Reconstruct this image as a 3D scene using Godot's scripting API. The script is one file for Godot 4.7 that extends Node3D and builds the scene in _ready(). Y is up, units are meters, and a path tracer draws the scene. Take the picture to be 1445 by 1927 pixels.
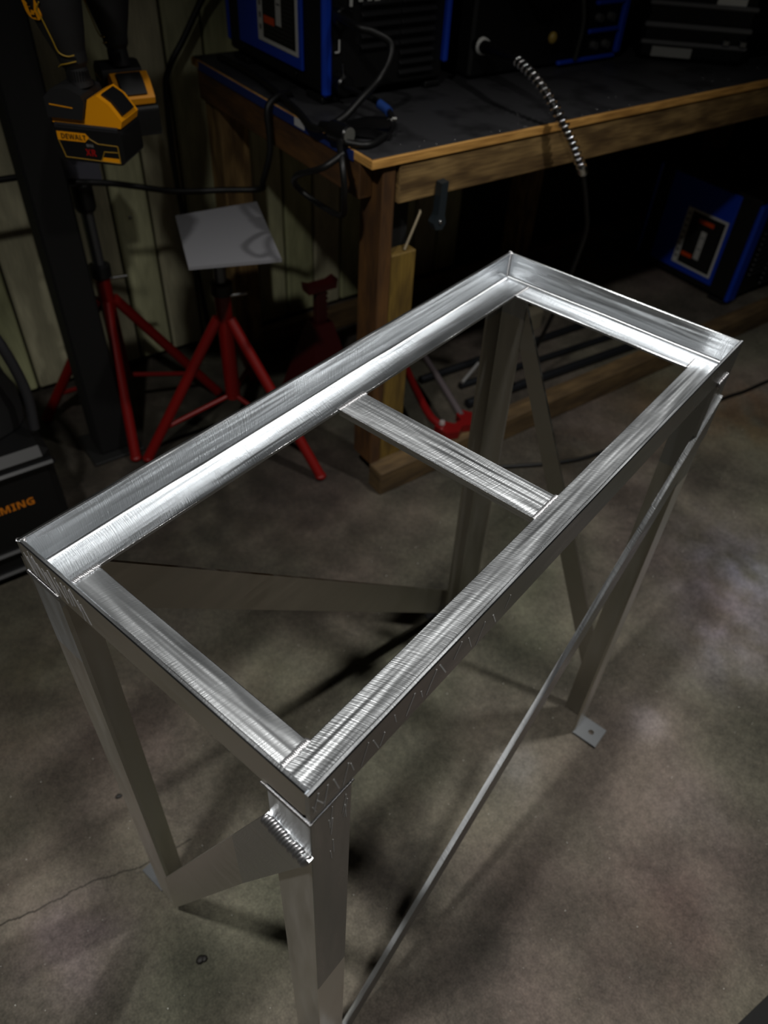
extends Node3D

# ---------------------------------------------------------------- mesh accumulator
class G:
	var v := PackedVector3Array()
	var n := PackedVector3Array()
	var t := PackedVector2Array()

	func tri(a: Vector3, b: Vector3, c: Vector3, na: Vector3, nb: Vector3, nc: Vector3, ua: Vector2, ub: Vector2, uc: Vector2) -> void:
		var cr := (b - a).cross(c - a)
		if cr.length_squared() < 1e-20:
			return
		if cr.dot(na + nb + nc) > 0.0:   # front faces run clockwise
			v.append_array([a, c, b]); n.append_array([na, nc, nb]); t.append_array([ua, uc, ub])
		else:
			v.append_array([a, b, c]); n.append_array([na, nb, nc]); t.append_array([ua, ub, uc])

	func flat(a: Vector3, b: Vector3, c: Vector3, hint: Vector3, ua := Vector2.ZERO, ub := Vector2.ZERO, uc := Vector2.ZERO) -> void:
		var cr := (b - a).cross(c - a)
		if cr.length_squared() < 1e-20:
			return
		cr = cr.normalized()
		if cr.dot(hint) < 0.0:
			cr = -cr
		tri(a, b, c, cr, cr, cr, ua, ub, uc)

	func quad(a: Vector3, b: Vector3, c: Vector3, d: Vector3, hint: Vector3, ua := Vector2.ZERO, ub := Vector2(1, 0), uc := Vector2(1, 1), ud := Vector2(0, 1)) -> void:
		flat(a, b, c, hint, ua, ub, uc)
		flat(a, c, d, hint, ua, uc, ud)

	# chamfered box; the long axis runs along u
	func box(c: Vector3, s: Vector3, b := Basis.IDENTITY, ch := 0.0) -> void:
		var h := s * 0.5
		ch = minf(ch, minf(h.x, minf(h.y, h.z)) * 0.9)
		var long := 0 if s.x >= s.y and s.x >= s.z else (1 if s.y >= s.z else 2)
		for ax in 3:
			var i := (ax + 1) % 3
			var j := (ax + 2) % 3
			for sg in [-1.0, 1.0]:
				var q := []
				var uv := []
				for k in [[-1, -1], [1, -1], [1, 1], [-1, 1]]:
					var p := Vector3.ZERO
					p[ax] = h[ax] * sg
					p[i] = (h[i] - ch) * k[0]
					p[j] = (h[j] - ch) * k[1]
					q.append(c + b * p)
					var u := Vector2(p[i], p[j]) if i == long else Vector2(p[j], p[i])
					uv.append(u + Vector2(0, 0.37 * ax + 0.11 * sg))
				var nn := Vector3.ZERO
				nn[ax] = sg
				quad(q[0], q[1], q[2], q[3], b * nn, uv[0], uv[1], uv[2], uv[3])
		if ch <= 0.0:
			return
		for ax in 3:
			var i := (ax + 1) % 3
			var j := (ax + 2) % 3
			for si in [-1.0, 1.0]:
				for sj in [-1.0, 1.0]:
					var q := []
					for k in [[-1, 0], [1, 0], [1, 1], [-1, 1]]:
						var p := Vector3.ZERO
						p[ax] = (h[ax] - ch) * k[0]
						p[i] = (h[i] - (ch if k[1] == 1 else 0.0)) * si
						p[j] = (h[j] - (0.0 if k[1] == 1 else ch)) * sj
						q.append(c + b * p)
					var nn := Vector3.ZERO
					nn[i] = si
					nn[j] = sj
					quad(q[0], q[1], q[2], q[3], b * nn)
		for sx in [-1.0, 1.0]:
			for sy in [-1.0, 1.0]:
				for sz in [-1.0, 1.0]:
					var p := Vector3(h.x * sx, h.y * sy, h.z * sz)
					var d := Vector3(sx, sy, sz) * ch
					flat(c + b * (p - Vector3(0, d.y, d.z)), c + b * (p - Vector3(d.x, 0, d.z)), c + b * (p - Vector3(d.x, d.y, 0)), b * Vector3(sx, sy, sz))

	# polygon (in the plane of dx, dy at o) swept along ds from s0 to s1; corners flatter than 40 degrees are smooth
	func extrude(poly: PackedVector2Array, o: Vector3, dx: Vector3, dy: Vector3, ds: Vector3, s0: float, s1: float, caps := true, u0 := 0.0, only := []) -> void:
		# only: the edges of the outline to sweep, all of them when empty
		if Geometry2D.is_polygon_clockwise(poly):
			poly = poly.duplicate()
			poly.reverse()
		var m := poly.size()
		var en := []
		for i in m:
			var e := (poly[(i + 1) % m] - poly[i]).normalized()
			en.append(Vector2(e.y, -e.x))
		var run := 0.0
		for i in m:
			if not only.is_empty() and not only.has(i):
				continue
			var a := poly[i]
			var c := poly[(i + 1) % m]
			var na: Vector2 = en[i]
			var nb: Vector2 = en[i]
			if en[i].dot(en[(i - 1 + m) % m]) > 0.75:
				na = (en[i] + en[(i - 1 + m) % m]).normalized()
			if en[i].dot(en[(i + 1) % m]) > 0.75:
				nb = (en[i] + en[(i + 1) % m]).normalized()
			var pa := o + dx * a.x + dy * a.y
			var pc := o + dx * c.x + dy * c.y
			var n1 := dx * na.x + dy * na.y
			var n2 := dx * nb.x + dy * nb.y
			var len := a.distance_to(c)
			var q := [pa + ds * s0, pc + ds * s0, pc + ds * s1, pa + ds * s1]
			var w := [Vector2(u0 + s0, run), Vector2(u0 + s0, run + len), Vector2(u0 + s1, run + len), Vector2(u0 + s1, run)]
			tri(q[0], q[1], q[2], n1, n2, n2, w[0], w[1], w[2])
			tri(q[0], q[2], q[3], n1, n2, n1, w[0], w[2], w[3])
			run += len
		if caps:
			var ix := Geometry2D.triangulate_polygon(poly)
			for k in range(0, ix.size(), 3):
				for s in [[s0, -1.0], [s1, 1.0]]:
					var p := []
					for r in 3:
						var w2: Vector2 = poly[ix[k + r]]
						p.append(o + dx * w2.x + dy * w2.y + ds * float(s[0]))
					flat(p[0], p[1], p[2], ds * float(s[1]), poly[ix[k]], poly[ix[k + 1]], poly[ix[k + 2]])

	func tube(pts: Array, r: float, seg := 10, r_end := -1.0, caps := true) -> void:
		var m := pts.size()
		var side := Vector3.ZERO
		var prev := []
		var pn := []
		var run := 0.0
		for i in m:
			var d: Vector3 = (pts[mini(i + 1, m - 1)] - pts[maxi(i - 1, 0)]).normalized()
			if i == 0:
				side = d.cross(Vector3.UP if absf(d.y) < 0.9 else Vector3.RIGHT).normalized()
			else:
				side = (side - d * side.dot(d)).normalized()
				run += pts[i].distance_to(pts[i - 1])
			var up := side.cross(d)
			var rr := r if r_end < 0.0 else lerpf(r, r_end, float(i) / (m - 1))
			var ring := []
			var rn := []
			for k in seg + 1:
				var a := TAU * k / seg
				var nn := side * cos(a) + up * sin(a)
				rn.append(nn)
				ring.append(pts[i] + nn * rr)
			if i > 0:
				var l: float = pts[i].distance_to(pts[i - 1])
				for k in seg:
					var v0 := TAU * r * k / seg
					var v1 := TAU * r * (k + 1) / seg
					tri(prev[k], prev[k + 1], ring[k + 1], pn[k], pn[k + 1], rn[k + 1], Vector2(run - l, v0), Vector2(run - l, v1), Vector2(run, v1))
					tri(prev[k], ring[k + 1], ring[k], pn[k], rn[k + 1], rn[k], Vector2(run - l, v0), Vector2(run, v1), Vector2(run, v0))
			if caps and (i == 0 or i == m - 1):
				for k in seg:
					flat(pts[i], ring[k], ring[k + 1], -d if i == 0 else d)
			prev = ring
			pn = rn

	# profile of (radius, height) turned round the y axis of xf
	func lathe(prof: Array, xf: Transform3D, seg := 20) -> void:
		var m := prof.size()
		for i in m - 1:
			var a: Vector2 = prof[i]
			var c: Vector2 = prof[i + 1]
			var e := (c - a)
			if e.length() < 1e-7:
				continue
			var nn := Vector2(e.y, -e.x).normalized()
			for k in seg:
				var t0 := TAU * k / seg
				var t1 := TAU * (k + 1) / seg
				var d0 := Vector3(cos(t0), 0, sin(t0))
				var d1 := Vector3(cos(t1), 0, sin(t1))
				var q := [xf * (d0 * a.x + Vector3.UP * a.y), xf * (d1 * a.x + Vector3.UP * a.y), xf * (d1 * c.x + Vector3.UP * c.y), xf * (d0 * c.x + Vector3.UP * c.y)]
				var n0 := (xf.basis * (d0 * nn.x + Vector3.UP * nn.y)).normalized()
				var n1 := (xf.basis * (d1 * nn.x + Vector3.UP * nn.y)).normalized()
				tri(q[0], q[1], q[2], n0, n1, n1, Vector2(t0, a.y), Vector2(t1, a.y), Vector2(t1, c.y))
				tri(q[0], q[2], q[3], n0, n1, n0, Vector2(t0, a.y), Vector2(t1, c.y), Vector2(t0, c.y))

	func blob(c: Vector3, r: Vector3, b := Basis.IDENTITY, seg := 10, rings := 6) -> void:
		for i in rings:
			var p0 := PI * i / rings
			var p1 := PI * (i + 1) / rings
			for k in seg:
				var t0 := TAU * k / seg
				var t1 := TAU * (k + 1) / seg
				var q := []
				var nn := []
				for e in [[p0, t0], [p0, t1], [p1, t1], [p1, t0]]:
					var d := Vector3(sin(e[0]) * cos(e[1]), cos(e[0]), sin(e[0]) * sin(e[1]))
					q.append(c + b * (d * r))
					nn.append((b * (d / r)).normalized())
				tri(q[0], q[1], q[2], nn[0], nn[1], nn[2], Vector2.ZERO, Vector2.ZERO, Vector2.ZERO)
				tri(q[0], q[2], q[3], nn[0], nn[2], nn[3], Vector2.ZERO, Vector2.ZERO, Vector2.ZERO)

	# a weld: overlapping ripples from a to b, proud along up
	func bead(a: Vector3, b: Vector3, up: Vector3, r: float, rng: RandomNumberGenerator) -> void:
		var l := a.distance_to(b)
		var k := maxi(3, int(l / (r * 0.46)))
		var d := (b - a) / l
		var side := d.cross(up).normalized()
		var u := side.cross(d)
		for i in k + 1:
			var p := a.lerp(b, float(i) / k) + side * rng.randf_range(-0.1, 0.1) * r
			var tilt := Basis(side, -0.7)
			var bb := tilt * Basis(d, u, side)
			blob(p, Vector3(r * 0.62, r * rng.randf_range(0.32, 0.44), r * rng.randf_range(0.85, 1.1)), bb, 12, 6)

	func mesh(m: Material, into: ArrayMesh = null) -> ArrayMesh:
		var am := into if into else ArrayMesh.new()
		if v.is_empty():
			return am
		var arr := []
		arr.resize(Mesh.ARRAY_MAX)
		arr[Mesh.ARRAY_VERTEX] = v
		arr[Mesh.ARRAY_NORMAL] = n
		arr[Mesh.ARRAY_TEX_UV] = t
		am.add_surface_from_arrays(Mesh.PRIMITIVE_TRIANGLES, arr)
		am.surface_set_material(am.get_surface_count() - 1, m)
		return am

# ---------------------------------------------------------------- naming and tagging
var rng := RandomNumberGenerator.new()
var bench: Transform3D      # axes of the bench and the back wall: x along the bench, z towards the room

func numbered(parent: Node, called: String) -> String:
	if not parent.has_node(called):
		return called
	var i := 1
	while parent.has_node("%s_%03d" % [called, i]):
		i += 1
	return "%s_%03d" % [called, i]

func tag(o: Node3D, label: String, category: String, group := "") -> void:
	o.set_meta("label", label)
	o.set_meta("category", category)
	if group:
		o.set_meta("group", group)

func thing(called: String, label: String, category: String, xf := Transform3D.IDENTITY, group := "") -> Node3D:
	var o := Node3D.new()
	o.name = numbered(self, called)
	add_child(o, true)
	o.transform = xf
	tag(o, label, category, group)
	return o

func put(called: String, g: G, m: Material, parent: Node = self, label := "") -> MeshInstance3D:
	return put_mesh(called, g.mesh(m), parent, label)

func put_mesh(called: String, me: Mesh, parent: Node = self, label := "") -> MeshInstance3D:
	var o := MeshInstance3D.new()
	o.name = numbered(parent, called)
	o.mesh = me
	parent.add_child(o, true)
	if label:
		o.set_meta("label", label)
	return o

func one(called: String, g: G, m: Material, label: String, category: String, xf := Transform3D.IDENTITY, group := "") -> MeshInstance3D:
	var o := put(called, g, m)
	o.transform = xf
	tag(o, label, category, group)
	return o

func struct(called: String, g: G, m: Material, xf := Transform3D.IDENTITY) -> MeshInstance3D:
	var o := put(called, g, m)
	o.transform = xf
	o.set_meta("kind", "structure")
	return o

func letters(called: String, s: String, size: float, m: Material, xf: Transform3D, parent: Node, bold := true) -> void:
	var f := SystemFont.new()
	f.font_names = PackedStringArray(["Droid Sans"])
	f.font_weight = 700 if bold else 400
	var t := TextMesh.new()
	t.font = f
	t.text = s
	t.font_size = 32
	t.pixel_size = size / 32.0
	t.depth = 0.0006
	t.material = m
	var o := put_mesh(called, t, parent)
	o.transform = xf

func at(x: float, y: float, z: float) -> Transform3D:   # a spot in bench axes
	return bench * Transform3D(Basis.IDENTITY, Vector3(x, y, z))

func curve(pts: Array, per := 8) -> Array:
	var out := []
	var m := pts.size()
	for i in m - 1:
		for k in per:
			var f := float(k) / per
			out.append(pts[i].cubic_interpolate(pts[i + 1], pts[maxi(i - 1, 0)], pts[mini(i + 2, m - 1)], f))
	out.append(pts[m - 1])
	return out

func rounded(w: float, h: float, r: float, seg := 5) -> PackedVector2Array:
	var p := PackedVector2Array()
	for c in [[1, 1, 0.0], [-1, 1, 0.5], [-1, -1, 1.0], [1, -1, 1.5]]:
		for k in seg + 1:
			var a: float = PI * (c[2] + 0.5 * k / seg)
			p.append(Vector2(c[0] * (w / 2 - r) + r * cos(a), c[1] * (h / 2 - r) + r * sin(a)))
	return p

# ---------------------------------------------------------------- textures and materials
func field(seed_: int, freq: float, w: int, h: int, oct := 4, stretch := Vector2.ONE, bend := 0.0) -> Image:
	var nz := FastNoiseLite.new()
	nz.seed = seed_
	nz.noise_type = FastNoiseLite.TYPE_SIMPLEX_SMOOTH
	nz.frequency = freq
	nz.fractal_octaves = oct
	var d := PackedByteArray()
	d.resize(w * h)
	for y in h:
		var off := bend * pow((float(y) / h - 0.5) * 2.0, 2.0)
		for x in w:
			# blended at the far edge so that the tile repeats
			var a := nz.get_noise_2d((x + off) * stretch.x, y * stretch.y)
			if x > w * 0.85:
				var f := (x - w * 0.85) / (w * 0.15)
				a = lerpf(a, nz.get_noise_2d((x + off - w) * stretch.x, y * stretch.y), f)
			d[y * w + x] = clampi(int(128 + 127 * a), 0, 255)
	return Image.create_from_data(w, h, false, Image.FORMAT_L8, d)

func tex(im: Image) -> ImageTexture:
	im.generate_mipmaps()
	return ImageTexture.create_from_image(im)

func paint(c: Color, rough := 0.5, metal := 0.0, spec := 0.5) -> StandardMaterial3D:
	var m := StandardMaterial3D.new()
	m.albedo_color = c
	m.roughness = rough
	m.metallic = metal
	m.metallic_specular = spec
	return m

func lin(r: float, g: float, b: float) -> Color:
	return Color(r, g, b).linear_to_srgb()

func mix_images(a: Image, wa: float, b: Image, wb: float) -> Image:
	var w := a.get_width()
	var h := a.get_height()
	var da := a.get_data()
	var db := b.get_data()
	for i in da.size():
		da[i] = clampi(int(128 + (da[i] - 128) * wa + (db[i] - 128) * wb), 0, 255)
	return Image.create_from_data(w, h, false, Image.FORMAT_L8, da)

func brushed(albedo: Color, rough: float, aniso: float, relief: Image, depth: float, rmap: Image) -> StandardMaterial3D:
	var m := paint(albedo, rough, 1.0)
	m.anisotropy_enabled = true
	m.anisotropy = aniso
	m.heightmap_enabled = true
	m.heightmap_texture = tex(relief)
	m.heightmap_scale = depth
	m.roughness_texture = tex(rmap)
	m.roughness_texture_channel = BaseMaterial3D.TEXTURE_CHANNEL_RED
	m.uv1_scale = Vector3(1.0 / 0.36, 1.0 / 0.11, 1)
	return m

func wood(seed_: int, dark: Color, light: Color) -> StandardMaterial3D:
	var w := 512
	var h := 256
	var a := field(seed_, 0.03, w, h, 4, Vector2(0.1, 1.3))
	var b := field(seed_ + 1, 0.012, w, h, 3, Vector2(0.7, 1.0))
	var da := a.get_data()
	var db := b.get_data()
	var d := PackedByteArray()
	d.resize(w * h * 3)
	for i in w * h:
		var f := clampf(0.5 + 0.5 * sin((da[i] / 255.0) * 34.0) * 0.45 + (db[i] - 128) / 150.0, 0, 1)
		var c := dark.lerp(light, f)
		d[i * 3] = int(c.r * 255)
		d[i * 3 + 1] = int(c.g * 255)
		d[i * 3 + 2] = int(c.b * 255)
	var m := paint(Color.WHITE, 0.75)
	m.albedo_texture = tex(Image.create_from_data(w, h, false, Image.FORMAT_RGB8, d))
	m.uv1_scale = Vector3(1.0 / 0.9, 1.0 / 0.2, 1)
	return m

func concrete() -> StandardMaterial3D:
	# covers x -1.4 .. 3.2 and z -1.0 .. 1.6 of the bench axes, then repeats
	var w := 2048
	var h := 1158
	var imgs := []
	for e in [[11, 0.0045, 5], [12, 0.016, 5], [13, 0.11, 3], [14, 0.003, 3], [15, 0.45, 2]]:
		var nz := FastNoiseLite.new()
		nz.seed = e[0]
		nz.noise_type = FastNoiseLite.TYPE_SIMPLEX_SMOOTH
		nz.frequency = e[1]
		nz.fractal_octaves = e[2]
		imgs.append(nz.get_image(w, h).get_data())
	# stain spots, the broad dark ones painted shade near bench and wall: x, z, radius, strength, red, green, blue
	var stains_and_shade := [
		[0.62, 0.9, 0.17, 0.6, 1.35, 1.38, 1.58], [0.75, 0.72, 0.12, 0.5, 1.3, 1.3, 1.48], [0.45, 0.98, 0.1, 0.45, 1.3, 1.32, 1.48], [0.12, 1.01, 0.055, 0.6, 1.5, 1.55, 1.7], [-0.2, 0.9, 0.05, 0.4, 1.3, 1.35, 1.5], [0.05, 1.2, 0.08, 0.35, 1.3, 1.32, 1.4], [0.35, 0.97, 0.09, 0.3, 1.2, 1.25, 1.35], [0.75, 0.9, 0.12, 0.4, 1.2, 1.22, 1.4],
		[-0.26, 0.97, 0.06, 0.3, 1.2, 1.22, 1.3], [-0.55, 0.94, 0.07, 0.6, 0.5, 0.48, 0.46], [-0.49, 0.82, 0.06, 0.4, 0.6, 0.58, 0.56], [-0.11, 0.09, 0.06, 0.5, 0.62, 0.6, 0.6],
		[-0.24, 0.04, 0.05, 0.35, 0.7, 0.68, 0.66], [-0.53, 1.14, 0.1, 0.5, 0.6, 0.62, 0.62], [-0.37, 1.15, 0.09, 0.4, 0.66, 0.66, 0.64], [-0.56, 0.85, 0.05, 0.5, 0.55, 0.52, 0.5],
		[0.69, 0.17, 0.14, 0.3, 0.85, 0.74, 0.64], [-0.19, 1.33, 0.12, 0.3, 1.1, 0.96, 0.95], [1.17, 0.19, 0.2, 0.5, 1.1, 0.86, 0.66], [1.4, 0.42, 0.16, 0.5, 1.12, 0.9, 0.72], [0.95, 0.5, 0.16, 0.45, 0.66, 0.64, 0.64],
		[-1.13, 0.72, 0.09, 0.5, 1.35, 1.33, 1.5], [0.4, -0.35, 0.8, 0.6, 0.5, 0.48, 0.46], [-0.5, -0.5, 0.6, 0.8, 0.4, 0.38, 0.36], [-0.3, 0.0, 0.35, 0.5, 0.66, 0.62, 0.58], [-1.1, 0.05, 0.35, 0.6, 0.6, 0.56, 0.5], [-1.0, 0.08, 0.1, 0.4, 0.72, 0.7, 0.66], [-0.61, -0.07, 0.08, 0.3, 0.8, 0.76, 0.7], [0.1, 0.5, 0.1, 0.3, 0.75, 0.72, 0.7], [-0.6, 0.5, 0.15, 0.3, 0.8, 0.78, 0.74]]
	var lw := 256
	var lh := 145
	var low := PackedByteArray()
	low.resize(lw * lh * 3)
	var wob := FastNoiseLite.new()
	wob.seed = 5
	wob.frequency = 4.5
	wob.fractal_octaves = 4
	for y in lh:
		for x in lw:
			var px := -1.4 + 4.6 * x / lw
			var pz := -1.0 + 2.6 * y / lh
			var c := Vector3.ONE
			for s in stains_and_shade:
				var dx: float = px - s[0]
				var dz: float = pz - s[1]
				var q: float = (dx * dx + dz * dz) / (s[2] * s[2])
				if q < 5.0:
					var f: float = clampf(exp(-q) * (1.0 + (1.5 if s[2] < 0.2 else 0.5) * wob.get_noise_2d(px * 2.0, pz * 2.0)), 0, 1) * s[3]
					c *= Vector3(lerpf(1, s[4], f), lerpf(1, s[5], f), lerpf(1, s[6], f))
			var o := (y * lw + x) * 3
			low[o] = clampi(int(c.x * 128), 0, 255)
			low[o + 1] = clampi(int(c.y * 128), 0, 255)
			low[o + 2] = clampi(int(c.z * 128), 0, 255)
	var li := Image.create_from_data(lw, lh, false, Image.FORMAT_RGB8, low)
	li.resize(w, h, Image.INTERPOLATE_BILINEAR)
	var ls := li.get_data()
	var d := PackedByteArray()
	d.resize(w * h * 3)
	var g := PackedByteArray()
	g.resize(w * h)
	var a: PackedByteArray = imgs[0]
	var b: PackedByteArray = imgs[1]
	var cc: PackedByteArray = imgs[2]
	var t: PackedByteArray = imgs[3]
	var fine: PackedByteArray = imgs[4]
	for i in w * h:
		var k := 1.0 + (a[i] - 128) * 0.0020 + (b[i] - 128) * 0.0010 + (cc[i] - 128) * 0.0009 + (fine[i] - 128) * 0.0016
		var hue := (t[i] - 128) * 0.0005
		var o := i * 3
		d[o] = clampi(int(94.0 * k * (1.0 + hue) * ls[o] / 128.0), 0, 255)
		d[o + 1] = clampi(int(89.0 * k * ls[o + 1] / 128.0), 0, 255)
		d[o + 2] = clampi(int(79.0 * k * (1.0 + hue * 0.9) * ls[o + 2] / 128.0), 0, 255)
		g[i] = (cc[i] + fine[i]) >> 1
	var im := Image.create_from_data(w, h, false, Image.FORMAT_RGB8, d)
	var ck := [Vector2(-1.26, 0.6), Vector2(-1.217, 0.621), Vector2(-1.154, 0.633), Vector2(-1.055, 0.64), Vector2(-0.96, 0.668), Vector2(-0.86, 0.672)]   # a hairline crack
	for i in ck.size() - 1:
		for k in 120:
			var p: Vector2 = ck[i].lerp(ck[i + 1], k / 120.0)
			var x := int((p.x + 1.4) / 4.6 * w)
			var y := int((p.y + 1.0) / 2.6 * h + 0.5 * sin(k * 0.11 + i))
			im.set_pixel(x, y, im.get_pixel(x, y).darkened(0.22))
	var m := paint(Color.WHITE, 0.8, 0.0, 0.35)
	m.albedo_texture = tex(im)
	m.heightmap_enabled = true
	m.heightmap_texture = tex(Image.create_from_data(w, h, false, Image.FORMAT_L8, g))
	m.heightmap_scale = 0.06
	return m

func shop_lamp(x: float, y: float, z: float, aim: Vector3, energy: float, label: String) -> void:
	var o := thing("pendant_lamp", label, "lamp", Transform3D(Basis.IDENTITY, Vector3(x, y, z)))
	var g := G.new()
	g.lathe([Vector2(0.02, 0.16), Vector2(0.04, 0.155), Vector2(0.05, 0.1), Vector2(0.2, 0.0), Vector2(0.197, -0.004), Vector2(0.045, 0.095), Vector2(0.02, 0.1)], Transform3D.IDENTITY, 28)
	put("lamp_shade", g, paint(Color(0.1, 0.1, 0.1), 0.6), o)
	g = G.new()
	g.tube([Vector3(0, 0.16, 0), Vector3(0, 3.1 - y, 0)], 0.006, 8)
	put("cord", g, paint(Color(0.03, 0.03, 0.03), 0.7), o)
	g = G.new()
	g.lathe([Vector2(0.0, 0.1), Vector2(0.02, 0.095), Vector2(0.045, 0.06), Vector2(0.05, 0.035), Vector2(0.04, 0.012), Vector2(0.0, 0.0)], Transform3D.IDENTITY, 20)
	var em := paint(Color.WHITE, 0.4)
	em.emission_enabled = true
	em.emission = Color(1.0, 0.96, 0.9)
	em.emission_energy_multiplier = 6.0
	put("bulb", g, em, o)
	var s := SpotLight3D.new()
	s.name = "spot"
	o.add_child(s)
	s.position = Vector3(0, -0.012, 0)
	s.look_at_from_position(s.global_position, s.global_position + aim, Vector3.FORWARD)
	s.light_color = Color(1.0, 0.99, 0.97)
	s.light_energy = energy
	s.light_size = 0.05
	s.spot_range = 12.0
	s.spot_attenuation = 2.0
	s.spot_angle = SPOT_ANGLE
	s.spot_angle_attenuation = 1.0
	s.shadow_enabled = true

const SPOT_ANGLE := 62.0
const H := 0.991        # height of the rim
const L := 0.9
const W := 0.401
const RAIL := 0.0477    # depth of the rim's angle iron

func _ready() -> void:
	rng.seed = 7
	bench = Transform3D(Basis(Vector3.UP, deg_to_rad(-15.0)), Vector3(1.106, 0, -0.879))
	# ---- camera
	var cam := Camera3D.new()
	cam.name = "camera"
	add_child(cam)
	cam.position = Vector3(-0.1782, 1.5469, 0.1876)
	cam.rotation = Vector3(-0.7725, -0.9229, 0.0676)
	cam.fov = 68.46
	cam.near = 0.05
	cam.far = 40.0
	var attr := CameraAttributesPhysical.new()
	attr.frustum_focal_length = 12.0 / tan(deg_to_rad(68.46 / 2.0))   # 24 mm high sensor
	attr.frustum_focus_distance = 0.82
	attr.exposure_aperture = attr.frustum_focal_length / 5.3
	cam.attributes = attr
	cam.current = true
	# ---- surroundings and exposure
	var env := Environment.new()
	env.background_mode = Environment.BG_COLOR
	env.background_color = Color.BLACK
	env.tonemap_mode = Environment.TONE_MAPPER_LINEAR
	env.tonemap_exposure = 1.0
	env.sdfgi_enabled = true
	env.ssao_enabled = true
	env.ssil_enabled = true
	var we := WorldEnvironment.new()
	we.name = "surroundings"
	we.environment = env
	add_child(we)
	# ---- the two lamps over the work area
	shop_lamp(-0.42, 2.6, -0.21, Vector3(0.22, -1, 0.2), 3.2, "black dome lamp hanging over the left end of the welded stand")
	shop_lamp(1.29, 2.6, 0.25, Vector3(-0.26, -1, 0.16), 3.1, "black dome lamp hanging over the right end of the welded stand")
	build_room()
	build_stand()
	build_bench()
	build_bench_things()
	build_left_side()
	build_under_bench()
	build_small_things()

# ---------------------------------------------------------------- the room
func build_room() -> void:
	var g := G.new()
	var x0 := -2.6
	var x1 := 4.2
	var z0 := -1.0
	var z1 := 3.4
	var uv := func(x: float, z: float) -> Vector2: return Vector2((x + 1.4) / 4.6, (z + 1.0) / 2.6)
	g.quad(Vector3(x0, 0, z0), Vector3(x1, 0, z0), Vector3(x1, 0, z1), Vector3(x0, 0, z1), Vector3.UP, uv.call(x0, z0), uv.call(x1, z0), uv.call(x1, z1), uv.call(x0, z1))
	g.quad(Vector3(x0, -0.1, z0), Vector3(x1, -0.1, z0), Vector3(x1, -0.1, z1), Vector3(x0, -0.1, z1), Vector3.DOWN)
	for e in [[Vector3(x0, 0, z0), Vector3(x1, 0, z0), Vector3.FORWARD], [Vector3(x0, 0, z1), Vector3(x1, 0, z1), Vector3.BACK], [Vector3(x0, 0, z0), Vector3(x0, 0, z1), Vector3.LEFT], [Vector3(x1, 0, z0), Vector3(x1, 0, z1), Vector3.RIGHT]]:
		g.quad(e[0], e[1], e[1] + Vector3.DOWN * 0.1, e[0] + Vector3.DOWN * 0.1, e[2])
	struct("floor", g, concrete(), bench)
	var dark := paint(Color(0.2, 0.2, 0.19), 0.9)
	for e in [["wall_left", Vector3(x0 - 0.05, 1.5, (z0 + z1) / 2), Vector3(0.1, 3.2, z1 - z0 + 0.2)], ["wall_right", Vector3(x1 + 0.05, 1.5, (z0 + z1) / 2), Vector3(0.1, 3.2, z1 - z0 + 0.2)],
			["wall_front", Vector3((x0 + x1) / 2, 1.5, z1 + 0.05), Vector3(x1 - x0, 3.2, 0.1)], ["ceiling", Vector3((x0 + x1) / 2, 3.15, (z0 + z1) / 2), Vector3(x1 - x0, 0.1, z1 - z0)]]:
		g = G.new()
		g.box(e[1], e[2])
		struct(e[0], g, dark, bench)
	g = G.new()
	g.box(Vector3((x0 + x1) / 2, 1.5, z0 - 0.05), Vector3(x1 - x0, 3.2, 0.1))
	var wall := struct("wall_back", g, paint(Color(0.16, 0.15, 0.11), 0.9), bench)
	# upright tongue-and-groove boards, dusty cream with a green cast
	var tints := []
	for c in [Color(0.78, 0.78, 0.62), Color(0.74, 0.75, 0.57), Color(0.81, 0.79, 0.66)]:
		tints.append(wood(40 + tints.size(), c.darkened(0.16), c))
	var board := G.new()
	board.box(Vector3.ZERO, Vector3(0.112, 2.9, 0.02), Basis.IDENTITY, 0.006)
	var meshes := []
	for m in tints:
		meshes.append(board.mesh(m))
	for i in 26:
		var o := put_mesh("wall_board", meshes[(i * 7 + i / 3) % 3], wall)
		o.position = Vector3(-1.9 + i * 0.12, 1.47, z0 + 0.0105)
	var screw := G.new()
	screw.blob(Vector3.ZERO, Vector3(0.006, 0.006, 0.003), Basis.IDENTITY, 8, 4)
	var sm := screw.mesh(paint(Color(0.7, 0.7, 0.7), 0.3, 1.0))
	for p in [[-0.47, 0.53], [-0.23, 0.52], [-0.35, 0.41], [0.13, 0.47], [-0.95, 0.9]]:
		var o := put_mesh("screw_head", sm, wall)
		o.position = Vector3(p[0], p[1], z0 + 0.0225)

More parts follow.
